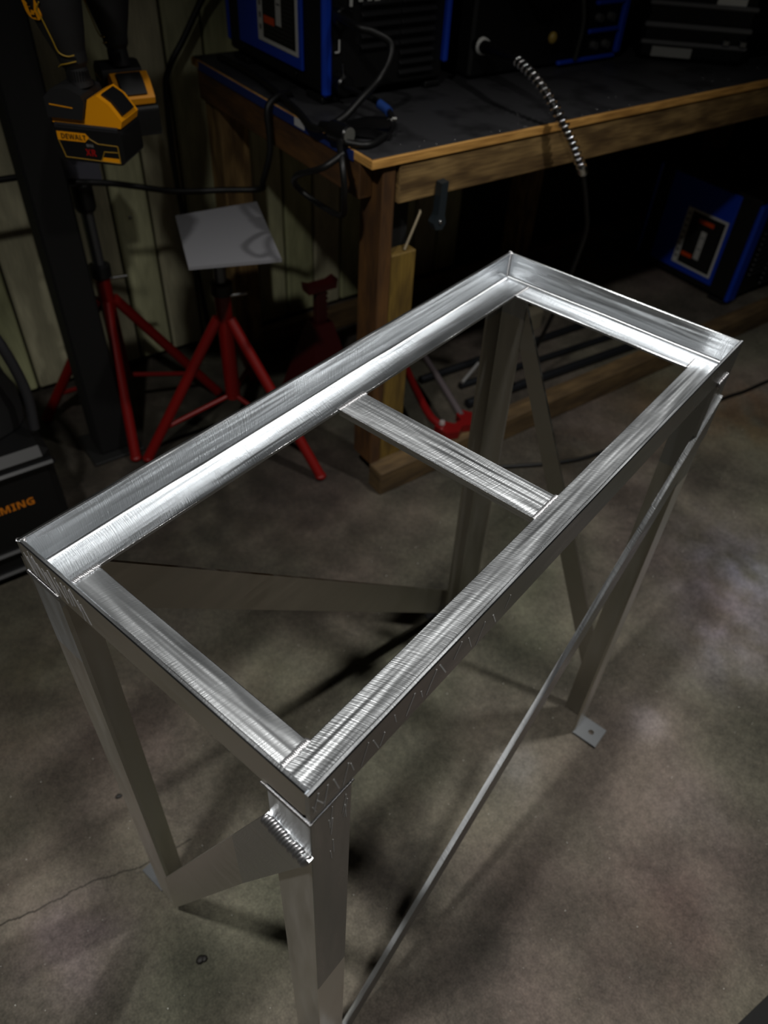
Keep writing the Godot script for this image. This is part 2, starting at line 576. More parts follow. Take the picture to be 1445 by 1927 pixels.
# ---------------------------------------------------------------- the welded stand
func build_stand() -> void:
	var relief := mix_images(field(1, 0.05, 768, 192, 2, Vector2(0.045, 0.9), 26.0), 1.0, field(2, 0.33, 768, 192, 2, Vector2(0.9, 0.045), 26.0), 0.4)
	var relief2 := mix_images(field(3, 0.03, 512, 128, 3, Vector2(0.15, 0.6)), 0.5, field(4, 0.3, 512, 128, 2, Vector2(0.05, 1.0)), 0.3)
	var rmap := field(5, 0.03, 512, 128, 3, Vector2(0.12, 1.1))
	for i in 1:
		rmap = mix_images(rmap, 0.55, rmap, 0.0)
	var rd := rmap.get_data()
	for i in rd.size():
		rd[i] = clampi(int(rd[i] * 0.8 + 110), 0, 255)
	rmap = Image.create_from_data(512, 128, false, Image.FORMAT_L8, rd)
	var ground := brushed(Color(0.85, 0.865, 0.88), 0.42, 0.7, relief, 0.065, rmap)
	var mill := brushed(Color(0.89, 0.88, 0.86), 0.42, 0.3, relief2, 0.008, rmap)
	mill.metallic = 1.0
	var shaded_polish := brushed(Color(0.62, 0.63, 0.64), 0.36, 0.2, relief2, 0.012, rmap)  # albedo lowered to paint in the shade of the side faces
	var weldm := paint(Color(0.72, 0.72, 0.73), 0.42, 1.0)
	var shaded_mill := brushed(Color(0.68, 0.67, 0.64), 0.45, 0.3, relief2, 0.008, rmap)   # mill finish with the shade of the inner faces painted in darker
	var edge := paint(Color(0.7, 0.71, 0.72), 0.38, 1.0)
	var platem := paint(Color(0.42, 0.43, 0.44), 0.5, 0.85)
	var o := thing("welded_stand", "tall open stand of bright ground metal angle iron with a tray rim and diagonal braces", "metal stand")
	# rim: angle iron with the upright leg outside, the flat leg at the bottom pointing inwards
	var t := 0.005
	var r := 0.006
	var prof := PackedVector2Array([Vector2(0.0, -0.0012), Vector2(0.0012, 0.0), Vector2(t - 0.0012, 0.0), Vector2(t, -0.0012)])
	for k in 6:
		var a := PI + (PI / 2) * k / 5.0
		prof.append(Vector2(t + r + r * cos(a), -RAIL + t + r + r * sin(a)))
	prof.append_array([Vector2(0.0488, -RAIL + t), Vector2(0.0498, -RAIL + t - 0.001), Vector2(0.0498, -RAIL), Vector2(0.001, -RAIL), Vector2(0.0, -RAIL + 0.001)])
	var prof2 := PackedVector2Array()
	for p in prof:
		prof2.append(p if p.y > -RAIL + t + 0.0001 else p + Vector2(0, -0.0004 if p.y > -RAIL + t - 0.002 else 0.0003))
	for e in [["long", prof, Vector3(0, H, 0), Vector3(0, 0, -1), Vector3(1, 0, 0), 0.0, L, 0.0], ["long", prof, Vector3(0, H, -W), Vector3(0, 0, 1), Vector3(1, 0, 0), 0.0, L, 0.13],
			["short", prof2, Vector3(0, H, 0), Vector3(1, 0, 0), Vector3(0, 0, -1), t, W - t, 0.21], ["short", prof2, Vector3(L, H, 0), Vector3(-1, 0, 0), Vector3(0, 0, -1), t, W - t, 0.05]]:
		var am := ArrayMesh.new()
		var g := G.new()
		g.extrude(e[1], e[2], e[3], Vector3.UP, e[4], e[5], e[6], true, e[7], range(3, 14))
		g.mesh(ground, am)
		g = G.new()
		g.extrude(e[1], e[2], e[3], Vector3.UP, e[4], e[5], e[6], false, e[7], [0, 1, 2])
		g.mesh(edge, am)
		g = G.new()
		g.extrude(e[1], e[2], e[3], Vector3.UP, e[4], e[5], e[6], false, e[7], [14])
		g.mesh(shaded_polish if e[0] == "long" else mill, am)
		put_mesh("rim_rail", am, o)
	var cb := G.new()
	cb.box(Vector3(0.446, H - RAIL - 0.0005, -W / 2), Vector3(0.0505, 0.011, W - 0.0985), Basis.IDENTITY, 0.001)
	put("cross_bar", cb, ground, o)
	# legs: angle iron, corner outwards; ground near the top, mill finish below, shade painted into the darker faces
	for e in [[Vector3(0, 0, 0), Vector3(0, 0, 0.0), 1.0, -1.0, 0.49, 0.062], [Vector3(0, 0, -W), Vector3(0.0, 0, -0.018), 1.0, 1.0, 0.02, 0.12], [Vector3(L, 0, -W), Vector3(0.014, 0, 0.012), -1.0, 1.0, 0.06, 0.06], [Vector3(L, 0, 0), Vector3(-0.024, 0, 0.015), -1.0, -1.0, 0.2, 0.02]]:
		var top: Vector3 = e[0] + Vector3(0, H - RAIL, 0)
		var foot: Vector3 = e[0] + e[1]
		var ds := (foot - top).normalized()
		var len := top.distance_to(foot)
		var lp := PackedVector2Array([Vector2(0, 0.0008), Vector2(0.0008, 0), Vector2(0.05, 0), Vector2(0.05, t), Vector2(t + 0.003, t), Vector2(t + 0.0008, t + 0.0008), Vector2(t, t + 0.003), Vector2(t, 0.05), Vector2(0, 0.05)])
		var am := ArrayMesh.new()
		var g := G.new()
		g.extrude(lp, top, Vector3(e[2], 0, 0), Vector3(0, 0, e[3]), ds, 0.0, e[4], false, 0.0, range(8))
		g.mesh(shaded_polish, am)
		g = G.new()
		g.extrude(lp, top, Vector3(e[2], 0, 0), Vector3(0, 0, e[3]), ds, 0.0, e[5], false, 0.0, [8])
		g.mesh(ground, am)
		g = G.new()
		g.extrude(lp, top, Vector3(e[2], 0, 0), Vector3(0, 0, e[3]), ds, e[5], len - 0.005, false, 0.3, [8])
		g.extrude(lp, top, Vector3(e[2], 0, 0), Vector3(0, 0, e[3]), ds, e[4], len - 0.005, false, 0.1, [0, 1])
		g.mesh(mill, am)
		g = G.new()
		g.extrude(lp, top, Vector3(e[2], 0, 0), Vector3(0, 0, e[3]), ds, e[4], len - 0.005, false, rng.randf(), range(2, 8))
		g.mesh(shaded_mill, am)
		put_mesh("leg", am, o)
		# foot plate with a bolt hole, standing out from the long side
		var sz: float = -e[3]
		var fp := CSGBox3D.new()
		fp.name = numbered(o, "foot_plate")
		fp.size = Vector3(0.055, 0.006, 0.058)
		fp.material = platem
		o.add_child(fp, true)
		fp.position = foot + Vector3(e[2] * 0.026, 0.0035, sz * 0.0265)
		var hole := CSGCylinder3D.new()
		hole.name = "bolt_hole"
		hole.operation = CSGShape3D.OPERATION_SUBTRACTION
		hole.radius = 0.0065
		hole.height = 0.02
		hole.sides = 20
		hole.material = mill
		fp.add_child(hole)
		hole.position = Vector3(0, 0, sz * 0.004)
	# braces: flat bars from a foot to the next rim corner
	var ab := PackedVector2Array([Vector2(0.001, 0.872), Vector2(0.002, 0.878), Vector2(-0.052, 0.891), Vector2(-0.113, 0.75), Vector2(-0.113, 0.617)])
	var ab2 := PackedVector2Array([Vector2(-0.113, 0.75), Vector2(-0.362, 0.176), Vector2(-0.368, 0.02), Vector2(-0.113, 0.617)])
	var bm := ArrayMesh.new()
	var gg := G.new()
	gg.extrude(ab, Vector3(-0.0055, 0, 0), Vector3(0, 0, 1), Vector3.UP, Vector3.RIGHT, 0.0, 0.0055)
	gg.mesh(ground, bm)
	gg = G.new()
	gg.extrude(ab2, Vector3(-0.0055, 0, 0), Vector3(0, 0, 1), Vector3.UP, Vector3.RIGHT, 0.0, 0.0055)
	gg.mesh(mill, bm)
	put_mesh("brace", bm, o)
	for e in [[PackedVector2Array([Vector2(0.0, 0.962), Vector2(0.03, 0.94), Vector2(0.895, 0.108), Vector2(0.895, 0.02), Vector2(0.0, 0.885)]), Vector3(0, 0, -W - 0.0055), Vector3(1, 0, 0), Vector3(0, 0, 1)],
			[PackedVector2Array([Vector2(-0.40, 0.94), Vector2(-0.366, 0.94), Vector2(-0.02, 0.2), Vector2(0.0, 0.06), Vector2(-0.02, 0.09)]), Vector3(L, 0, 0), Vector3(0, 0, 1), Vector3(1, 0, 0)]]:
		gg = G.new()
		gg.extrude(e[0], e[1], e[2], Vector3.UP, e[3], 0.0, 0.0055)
		put("brace", gg, shaded_mill, o)
	bm = ArrayMesh.new()
	var face := G.new()
	var rim := G.new()
	for e in [[PackedVector2Array([Vector2(0.76, 0.6855), Vector2(0.9, 0.822), Vector2(0.9, 0.897), Vector2(0.76, 0.7605)]), [0, 1, 3]],
			[PackedVector2Array([Vector2(0.062, 0.005), Vector2(0.76, 0.6855), Vector2(0.76, 0.7605), Vector2(0.0, 0.02), Vector2(0.0, 0.004)]), [0, 1, 3, 4]]]:
		face.extrude(e[0], Vector3(0, 0, -0.004), Vector3(1, 0, 0), Vector3.UP, Vector3(0, 0, 1), 0.0, 0.008, true, 0.0, e[1])
		rim.extrude(e[0], Vector3(0, 0, -0.004), Vector3(1, 0, 0), Vector3.UP, Vector3(0, 0, 1), 0.0, 0.008, false, 0.0, [2])
	for i in rim.t.size():
		rim.t[i] = Vector2(rim.t[i].y, rim.t[i].x)
	face.mesh(shaded_polish, bm)
	rim.mesh(ground, bm)
	put_mesh("brace", bm, o)
	# weld beads
	var yb := H - RAIL + t
	var up := Vector3.UP
	for e in [[Vector3(-0.0055, 0.887, -0.05), Vector3(-0.0055, 0.874, -0.002), Vector3(-1, 0.8, 0), 0.0072],       # brace end under the near corner
			[Vector3(-0.0005, H - RAIL - 0.003, -0.056), Vector3(-0.0005, H - RAIL - 0.003, 0.0), Vector3(-1, 0, 0), 0.0026],
			[Vector3(0.0, H - RAIL - 0.002, 0.0005), Vector3(0.052, H - RAIL - 0.002, 0.0005), Vector3(0, 0, 1), 0.0017],
			[Vector3(-0.0005, H - RAIL - 0.001, -W), Vector3(-0.0005, H - RAIL - 0.001, -W + 0.052), Vector3(-1, 0, 0), 0.0036],
			[Vector3(L - 0.052, H - RAIL - 0.003, 0.001), Vector3(L - 0.02, H - RAIL - 0.003, 0.001), Vector3(0, 0, 1), 0.0065],
			[Vector3(0.006, yb, -W + 0.05), Vector3(0.05, yb, -W + 0.05), up, 0.0042],                                 # across the flat legs at the corners
			[Vector3(0.007, yb - 0.001, -0.0505), Vector3(0.05, yb - 0.001, -0.0505), up, 0.0042],
			[Vector3(L - 0.05, yb - 0.0005, -W + 0.0505), Vector3(L - 0.008, yb - 0.0005, -W + 0.0505), up, 0.0032],
			[Vector3(L - 0.05, yb - 0.001, -0.05), Vector3(L - 0.02, yb - 0.001, -0.05), up, 0.0026],
			[Vector3(L - 0.02, yb - 0.001, -0.05), Vector3(L - 0.02, yb - 0.001, -0.006), up, 0.0034],
			[Vector3(L - 0.006, H - 0.002, -W + 0.006), Vector3(L - 0.006, yb + 0.002, -W + 0.006), Vector3(-1, 0, 1), 0.0034],    # upright corners
			[Vector3(0.006, H - 0.0015, -W + 0.005), Vector3(0.006, yb, -W + 0.005), Vector3(1, 0, 1), 0.003],
			[Vector3(0.001, H - 0.0015, -W + 0.001), Vector3(0.006, H - 0.0015, -W + 0.006), up, 0.003],
			[Vector3(L - 0.001, H - 0.001, -W + 0.001), Vector3(L - 0.005, H - 0.001, -W + 0.005), up, 0.0032],
			[Vector3(0.421, yb - 0.0005, -W + 0.05), Vector3(0.472, yb - 0.0005, -W + 0.05), up, 0.0045],              # ends of the cross bar
			[Vector3(0.421, yb - 0.0005, -0.05), Vector3(0.472, yb - 0.0005, -0.05), up, 0.0034],
			[Vector3(0.05, 0.02, 0.001), Vector3(0.05, 0.075, 0.002), Vector3(1, 0, 0.6), 0.0045]]:
		gg = G.new()
		gg.bead(e[0], e[1], e[2], e[3], rng)
		put("weld_bead", gg, weldm, o)
	# grinding disc strokes on the outer faces, their glints painted as pale strips
	gg = G.new()
	var gb := G.new()
	for i in 46:
		var bb: Basis
		var c: Vector3
		var ln := rng.randf_range(0.012, 0.034)
		if i < 20:      # long near rail
			var x := 0.008 + 0.3 * pow(i / 20.0, 1.6) + rng.randf_range(-0.004, 0.004)
			c = Vector3(x, H - RAIL * rng.randf_range(0.35, 0.7), 0.0001)
			bb = Basis(Vector3(0, 0, 1), (0.35 if i % 2 == 0 else -0.3) + rng.randf_range(-0.15, 0.15))
		elif i < 28:    # near leg
			c = Vector3(rng.randf_range(0.012, 0.046), rng.randf_range(0.83, 0.92), 0.0001)
			bb = Basis(Vector3(0, 0, 1), rng.randf_range(-0.15, 0.1))
			ln *= 1.3
		else:           # end rail by the left corner
			c = Vector3(-0.0001, H - RAIL * rng.randf_range(0.35, 0.65), -W + 0.012 + 0.1 * pow((i - 28) / 18.0, 1.2))
			bb = Basis(Vector3.RIGHT, rng.randf_range(-0.4, 0.1))
			ln *= 1.1
		ln = minf(ln, 0.03)
		(gg if i < 28 else gb).box(c, Vector3(0.0012 * rng.randf_range(0.5, 1.4), ln, 0.0003) if i < 28 else Vector3(0.0003, ln, 0.0018 * rng.randf_range(0.5, 1.4)), bb)
	var mk := put("grinding_mark_glint", gg, paint(Color(0.93, 0.93, 0.93), 0.85, 0.0), o)
	mk.set_meta("kind", "stuff")
	mk = put("grinding_mark_glint", gb, paint(Color(0.66, 0.66, 0.67), 0.6, 0.5), o)
	mk.set_meta("kind", "stuff")

# ---------------------------------------------------------------- the workbench
func build_bench() -> void:
	var o := thing("workbench", "long lumber workbench with a worn black top and raw wood front edge", "workbench", bench)
	var ply := wood(60, Color(0.62, 0.44, 0.20), Color(0.92, 0.70, 0.38))
	var lumber := wood(62, Color(0.31, 0.23, 0.12), Color(0.58, 0.47, 0.29))
	var yellow := wood(64, Color(0.33, 0.25, 0.08), Color(0.50, 0.40, 0.15))
	var orange := wood(66, Color(0.24, 0.15, 0.06), Color(0.38, 0.25, 0.10))
	var top := paint(Color(0.205, 0.205, 0.215), 0.55)
	var tn := FastNoiseLite.new()
	tn.seed = 9
	tn.frequency = 0.012
	tn.fractal_octaves = 5
	var ramp := Gradient.new()
	ramp.colors = PackedColorArray([Color(0.6, 0.6, 0.6), Color(1.0, 1.0, 1.0), Color(1.35, 1.3, 1.25)])
	ramp.offsets = PackedFloat32Array([0.0, 0.5, 1.0])
	var nt := NoiseTexture2D.new()
	nt.width = 512
	nt.height = 512
	nt.seamless = true
	nt.noise = tn
	nt.color_ramp = ramp
	top.albedo_texture = nt
	top.uv1_scale = Vector3(1.2, 1.2, 1)
	var shaded_lumber := wood(68, Color(0.25, 0.19, 0.11), Color(0.40, 0.32, 0.2))  # darker lumber copy, the dimness low under the bench painted in
	var g := G.new()
	g.box(Vector3(1.35, 0.9505, -0.45), Vector3(2.7, 0.019, 0.9), Basis.IDENTITY, 0.0015)
	put("plywood_top", g, ply, o)
	g = G.new()
	g.box(Vector3(1.3508, 0.9606, -0.4525), Vector3(2.69, 0.0018, 0.891), Basis.IDENTITY, 0.0005)
	put("top_sheet", g, top, o, "worn black sheet on the bench top")
	g = G.new()
	g.box(Vector3(1.39, 0.8955, -0.024), Vector3(2.62, 0.09, 0.038), Basis.IDENTITY, 0.003)
	put("front_apron", g, lumber, o)
	g = G.new()
	g.box(Vector3(0.02, 0.9, -0.46), Vector3(0.036, 0.081, 0.82), Basis.IDENTITY, 0.003)
	put("side_rail", g, orange, o)
	g = G.new()
	g.box(Vector3(0.0565, 0.511, -0.055), Vector3(0.036, 0.858, 0.089), Basis.IDENTITY, 0.003)
	put("post_board", g, orange, o)
	g = G.new()
	g.box(Vector3(0.114, 0.403, -0.034), Vector3(0.077, 0.642, 0.04), Basis.IDENTITY, 0.003)
	put("post_board", g, yellow, o)
	g = G.new()
	g.box(Vector3(0.114, 0.77, -0.067), Vector3(0.077, 0.34, 0.02), Basis.IDENTITY, 0.002)
	put("gap_panel", g, paint(Color(0.05, 0.055, 0.06), 0.7), o, "dark panel standing for the dark gap below the apron")  # black panel put in where the gap above the short board is dark
	for p in [[0.0565, -0.82], [2.6, -0.055], [2.6, -0.82], [1.35, -0.82]]:
		g = G.new()
		g.box(Vector3(p[0], 0.511, p[1]), Vector3(0.089, 0.858, 0.089), Basis.IDENTITY, 0.003)
		put("post_board", g, lumber, o)
	g = G.new()
	g.box(Vector3(1.37, 0.0425, 0.014), Vector3(2.66, 0.084, 0.062), Basis.IDENTITY, 0.003)
	put("sill", g, shaded_lumber, o)
	g = G.new()
	g.box(Vector3(1.37, 0.0425, -0.84), Vector3(2.5, 0.084, 0.04), Basis.IDENTITY, 0.003)
	put("sill", g, shaded_lumber, o)
	# blue tape along the left edge, with a torn white patch
	g = G.new()
	g.box(Vector3(-0.001, 0.949, -0.46), Vector3(0.002, 0.022, 0.78), Basis.IDENTITY, 0.0004)
	put("edge_tape", g, paint(Color(0.08, 0.17, 0.42), 0.6), o, "blue tape along the left edge")
	g = G.new()
	g.box(Vector3(-0.0025, 0.952, -0.30), Vector3(0.0015, 0.018, 0.045), Basis.IDENTITY, 0.0004)
	put("tape_patch", g, paint(Color(0.75, 0.75, 0.75), 0.6), o, "torn white patch on the tape")

func label_texture() -> ImageTexture:
	var im := Image.create(160, 200, false, Image.FORMAT_RGB8)
	im.fill(Color(0.82, 0.82, 0.80))
	im.fill_rect(Rect2i(22, 8, 130, 184), Color(0.06, 0.06, 0.06))
	for i in 22:
		im.fill_rect(Rect2i(30, 14 + i * 8, 112, 2), Color(0.2, 0.2, 0.2))
	im.fill_rect(Rect2i(76, 60, 22, 100), Color(0.75, 0.75, 0.73))
	im.fill_rect(Rect2i(80, 80, 14, 4), Color(0.4, 0.4, 0.4))
	im.fill_rect(Rect2i(80, 120, 14, 4), Color(0.4, 0.4, 0.4))
	im.fill_rect(Rect2i(26, 150, 44, 14), Color(0.85, 0.30, 0.06))
	im.fill_rect(Rect2i(54, 24, 60, 14), Color(0.85, 0.30, 0.06))
	for i in 8:
		im.fill_rect(Rect2i(6, 16 + i * 22, 10, 10), Color(0.45, 0.45, 0.45))
	return tex(im)

var blue: StandardMaterial3D
var black: StandardMaterial3D
var gloss: StandardMaterial3D
var white: StandardMaterial3D
var cable: StandardMaterial3D
var label_mat: StandardMaterial3D

# a box-shaped welding power source; origin at its front left foot corner, x along the front, depth towards -z
func welder(label: String, xf: Transform3D, w: float, d: float, h: float, post: float) -> Node3D:
	var o := thing("welding_machine", label, "welder", xf)
	var g := G.new()
	g.box(Vector3(w / 2, h / 2 + 0.012, -d / 2), Vector3(w - 0.012, h - 0.02, d - 0.012), Basis.IDENTITY, 0.006)
	put("case", g, black, o)
	for sx in [0.002, w - 0.002]:
		g = G.new()
		g.box(Vector3(sx, h * 0.53 + 0.01, -d * 0.51), Vector3(0.009, h * 0.86, d * 0.66), Basis.IDENTITY, 0.003)
		var sp := put("side_panel", g, blue, o, "blue painted side panel")
		g = G.new()
		g.box(Vector3(sx - 0.005 if sx < 0.1 else sx + 0.005, h * 0.46, -d * 0.41), Vector3(0.0015, 0.24, 0.2), Basis.IDENTITY, 0.0)
		# print on the outer face only: the label is drawn on a thin plate
		var lg := G.new()
		var lx: float = sx - 0.0065 if sx < 0.1 else sx + 0.0065
		var hx := Vector3.LEFT if sx < 0.1 else Vector3.RIGHT
		lg.quad(Vector3(lx, h * 0.46 + 0.12, -d * 0.41 - 0.1), Vector3(lx, h * 0.46 + 0.12, -d * 0.41 + 0.1), Vector3(lx, h * 0.46 - 0.12, -d * 0.41 + 0.1), Vector3(lx, h * 0.46 - 0.12, -d * 0.41 - 0.1), hx)
		var am := g.mesh(white)
		lg.mesh(label_mat, am)
		put_mesh("warning_label", am, sp, "printed black and white warning label")
		for zz in [-d * 0.24, -d * 0.8]:
			g = G.new()
			g.blob(Vector3(sx - 0.004 if sx < 0.1 else sx + 0.004, 0.045, zz), Vector3(0.003, 0.005, 0.005), Basis.IDENTITY, 8, 4)
			put("screw", g, gloss, sp)
	g = G.new()
	g.box(Vector3(post / 2 - 0.001, h / 2 + 0.004, 0.0), Vector3(post, h - 0.03, 0.02), Basis.IDENTITY, 0.007)
	put("corner_post", g, blue, o, "blue front corner post")
	g = G.new()
	g.box(Vector3(w - 0.008, h / 2 + 0.03, 0.0), Vector3(0.016, h - 0.06, 0.02), Basis.IDENTITY, 0.005)
	put("corner_post", g, blue, o, "blue front corner post")
	g = G.new()
	g.box(Vector3(0.012, h / 2 + 0.02, -d + 0.004), Vector3(0.02, h - 0.04, 0.018), Basis.IDENTITY, 0.006)
	put("corner_post", g, blue, o)
	# louvres in two columns
	var louvre := paint(Color(0.15, 0.15, 0.155), 0.35)
	for i in 14:
		for c in [[0.40, 0.30], [0.70, 0.28]]:
			if c[0] < 0.5 and (i < 3 or i > 11):
				continue
			g = G.new()
			g.box(Vector3(w * c[0] + 0.015, 0.05 + i * (h - 0.13) / 14.0, 0.0), Vector3(w * c[1], 0.007, 0.012), Basis(Vector3.RIGHT, 0.5), 0.002)
			put("louvre", g, louvre, o)
	for fx in [0.03, w - 0.03]:
		g = G.new()
		g.box(Vector3(fx, 0.008, -0.05), Vector3(0.05, 0.014, 0.08), Basis.IDENTITY, 0.003)
		put("foot", g, black, o)
		g = G.new()
		g.box(Vector3(fx, 0.008, -d + 0.06), Vector3(0.05, 0.014, 0.08), Basis.IDENTITY, 0.003)
		put("foot", g, black, o)
	g = G.new()
	g.tube(curve([Vector3(w * 0.5, h - 0.005, -0.08), Vector3(w * 0.5, h + 0.045, -0.1), Vector3(w * 0.5, h + 0.055, -d / 2), Vector3(w * 0.5, h + 0.045, -d + 0.1), Vector3(w * 0.5, h - 0.005, -d + 0.08)], 6), 0.012, 10)
	put("carry_handle", g, black, o)
	return o

func build_bench_things() -> void:
	blue = paint(Color(0.05, 0.24, 0.72), 0.42)
	black = paint(Color(0.045, 0.045, 0.045), 0.55)
	gloss = paint(Color(0.055, 0.055, 0.06), 0.3)
	white = paint(Color(0.82, 0.82, 0.8), 0.5)
	cable = paint(Color(0.035, 0.035, 0.035), 0.5)
	label_mat = paint(Color.WHITE, 0.45)
	label_mat.albedo_texture = label_texture()
	var ty := 0.9625
	var w1 := welder("blue and black welding machine standing at the left end of the bench", at(0.096, ty, -0.355), 0.38, 0.5, 0.44, 0.026)
	# fittings on its front: polarity marks, sockets, the lower edge of the lettered panel
	for e in [[0.028, 0.2, 0.022, 0.006], [0.075, 0.216, 0.008, 0.03], [0.1, 0.215, 0.012, 0.012], [0.125, 0.215, 0.012, 0.012], [0.145, 0.215, 0.016, 0.014], [0.17, 0.215, 0.01, 0.01], [0.19, 0.216, 0.006, 0.012]]:
		var g := G.new()
		g.box(Vector3(e[0] + e[2] / 2, e[1], 0.001), Vector3(e[2], e[3], 0.004), Basis.IDENTITY, 0.001)
		put("panel_lettering", g, white, w1)
	var g := G.new()
	g.box(Vector3(0.047, 0.125, 0.001), Vector3(0.004, 0.026, 0.004), Basis.IDENTITY, 0.001)
	g.box(Vector3(0.041, 0.112, 0.001), Vector3(0.012, 0.004, 0.004), Basis.IDENTITY, 0.001)
	put("polarity_mark", g, white, w1)
	g = G.new()
	g.tube(curve([Vector3(0.05, 0.09, 0.012), Vector3(0.05, 0.06, 0.016), Vector3(0.044, 0.04, 0.018), Vector3(0.034, 0.042, 0.016), Vector3(0.03, 0.055, 0.01)], 6), 0.0025, 8)
	put("retaining_chain", g, paint(Color(0.6, 0.6, 0.6), 0.3, 1.0), w1)
	for e in [[0.045, 0.185], [0.05, 0.045]]:
		g = G.new()
		g.lathe([Vector2(0, 0.03), Vector2(0.02, 0.03), Vector2(0.024, 0.026), Vector2(0.026, 0.0), Vector2(0.0, 0.0)], Transform3D(Basis(Vector3.RIGHT, PI / 2), Vector3(e[0], e[1], 0.0)), 18)
		put("cable_socket", g, gloss, w1)
	# second machine: open spool bay on the left, control panel trimmed in blue on the right
	var w2 := thing("welding_machine", "black welding machine with blue trim in the middle of the bench", "welder", at(0.57, ty, -0.36))
	g = G.new()
	g.box(Vector3(0.295, 0.22, -0.25), Vector3(0.585, 0.43, 0.48), Basis.IDENTITY, 0.008)
	put("case", g, black, w2)
	for e in [[0.578, 0.22, 0.022, 0.42], [0.45, 0.004, 0.24, 0.012], [0.5, 0.075, 0.13, 0.012], [0.51, 0.145, 0.12, 0.012]]:
		g = G.new()
		g.box(Vector3(e[0], e[1] + 0.008, 0.0), Vector3(e[2], e[3], 0.016), Basis.IDENTITY, 0.004)
		put("blue_trim", g, blue, w2, "blue trim bar")
	for i in 6:
		g = G.new()
		g.lathe([Vector2(0, 0.018), Vector2(0.01, 0.018), Vector2(0.012, 0.0), Vector2(0, 0)], Transform3D(Basis(Vector3.RIGHT, PI / 2), Vector3(0.475 + 0.05 * (i % 2), 0.045 + 0.07 * (i / 2), -0.008)), 14)
		put("control_knob", g, paint(Color(0.3, 0.3, 0.3), 0.4), w2)
	for i in 2:
		g = G.new()
		g.box(Vector3(0.487 + 0.035 * i, 0.185, 0.0), Vector3(0.016, 0.022, 0.006), Basis(Vector3.BACK, -0.2), 0.002)
		put("panel_lettering", g, white, w2)
	g = G.new()
	g.lathe([Vector2(0.02, 0.0), Vector2(0.095, 0.0), Vector2(0.095, 0.006), Vector2(0.05, 0.01), Vector2(0.05, 0.05), Vector2(0.095, 0.054), Vector2(0.095, 0.06), Vector2(0.02, 0.06)], Transform3D(Basis(Vector3.RIGHT, PI / 2), Vector3(0.2, 0.26, -0.015)), 26)
	put("wire_spool", g, gloss, w2)
	g = G.new()
	g.tube(curve([Vector3(0.34, 0.3, 0.03), Vector3(0.345, 0.2, 0.035), Vector3(0.37, 0.12, 0.035), Vector3(0.385, 0.05, 0.02), Vector3(0.39, 0.02, 0.012)], 6), 0.006, 10)
	put("gas_hose", g, paint(Color(0.22, 0.22, 0.2), 0.5), w2)
	g = G.new()
	g.blob(Vector3(0.275, 0.085, 0.018), Vector3(0.014, 0.016, 0.012), Basis.IDENTITY, 10, 6)
	put("drive_wing_nut", g, paint(Color(0.62, 0.52, 0.24), 0.4), w2, "brass wing nut")
	# torch: connector on the machine, handle, spring guard hanging over the bench edge, cable below
	var pts := [Vector3(0.56, 1.056, -0.34), Vector3(0.543, 1.064, -0.28), Vector3(0.526, 1.068, -0.2), Vector3(0.505, 1.072, -0.12), Vector3(0.502, 1.049, -0.045), Vector3(0.513, 1.003, 0.02), Vector3(0.558, 0.934, 0.05), Vector3(0.586, 0.889, 0.06), Vector3(0.607, 0.856, 0.065), Vector3(0.66, 0.754, 0.06), Vector3(0.719, 0.642, 0.03), Vector3(0.73, 0.4, -0.02), Vector3(0.74, 0.13, -0.1)]
	var cu := curve(pts, 10)
	var tg := thing("welding_torch", "black welding torch lead with a bright spring guard drooping over the bench edge", "torch", bench)
	g = G.new()
	g.tube(cu.slice(2, 31), 0.017, 14, 0.012)
	put("handle", g, gloss, tg)
	g = G.new()
	g.lathe([Vector2(0.0, 0.014), Vector2(0.019, 0.012), Vector2(0.021, 0.0), Vector2(0.0, 0.0)], Transform3D(Basis(Vector3.RIGHT, PI / 2), Vector3(0.55, 1.062, -0.305)), 18)
	put("connector_ring", g, white, tg, "white connector ring")
	g = G.new()
	g.tube(cu.slice(28), 0.0065, 10)
	put("lead", g, cable, tg)
	g = G.new()
	var seg := cu.slice(29, 82)
	var sl := [0.0]
	for i in range(1, seg.size()):
		sl.append(sl[i - 1] + seg[i].distance_to(seg[i - 1]))
	var helix := []
	var turns := 23
	var per := 12
	var side := Vector3.RIGHT
	for i in turns * per + 1:
		var s: float = sl[-1] * i / (turns * per)
		var k := 0
		while k < sl.size() - 2 and sl[k + 1] < s:
			k += 1
		var p: Vector3 = seg[k].lerp(seg[k + 1], (s - sl[k]) / (sl[k + 1] - sl[k]))
		var d: Vector3 = (seg[k + 1] - seg[k]).normalized()
		side = (side - d * side.dot(d)).normalized()
		var a := TAU * i / per
		helix.append(p + (side * cos(a) + side.cross(d) * sin(a)) * 0.0105)
	g.tube(helix, 0.0028, 8)
	put("spring_guard", g, paint(Color(0.97, 0.97, 0.97), 0.17, 1.0), tg, "bright coiled spring guard")
	g = G.new()
	g.tube(seg.slice(-5, -1), 0.0128, 14)
	put("end_ferrule", g, paint(Color(0.9, 0.9, 0.88), 0.2, 1.0), tg, "bright ferrule at the end of the spring")
	# parts case standing askew at the right end
	var cx := thing("parts_case", "dark ridged parts case standing askew on the right half of the bench", "case", bench * Transform3D(Basis(Vector3.UP, deg_to_rad(-42.0)), Vector3(1.214, ty, -0.331)))
	g = G.new()
	g.box(Vector3(0.16, 0.11, -0.1), Vector3(0.32, 0.216, 0.2), Basis.IDENTITY, 0.012)
	put("body", g, gloss, cx)
	for e in [[0.05, 0.012], [0.095, 0.014], [0.15, 0.012], [0.2, 0.016]]:
		g = G.new()
		g.box(Vector3(0.16, e[0], 0.004), Vector3(0.315, e[1], 0.018), Basis.IDENTITY, 0.004)
		put("ridge", g, paint(Color(0.42, 0.42, 0.42), 0.3), cx)
	g = G.new()
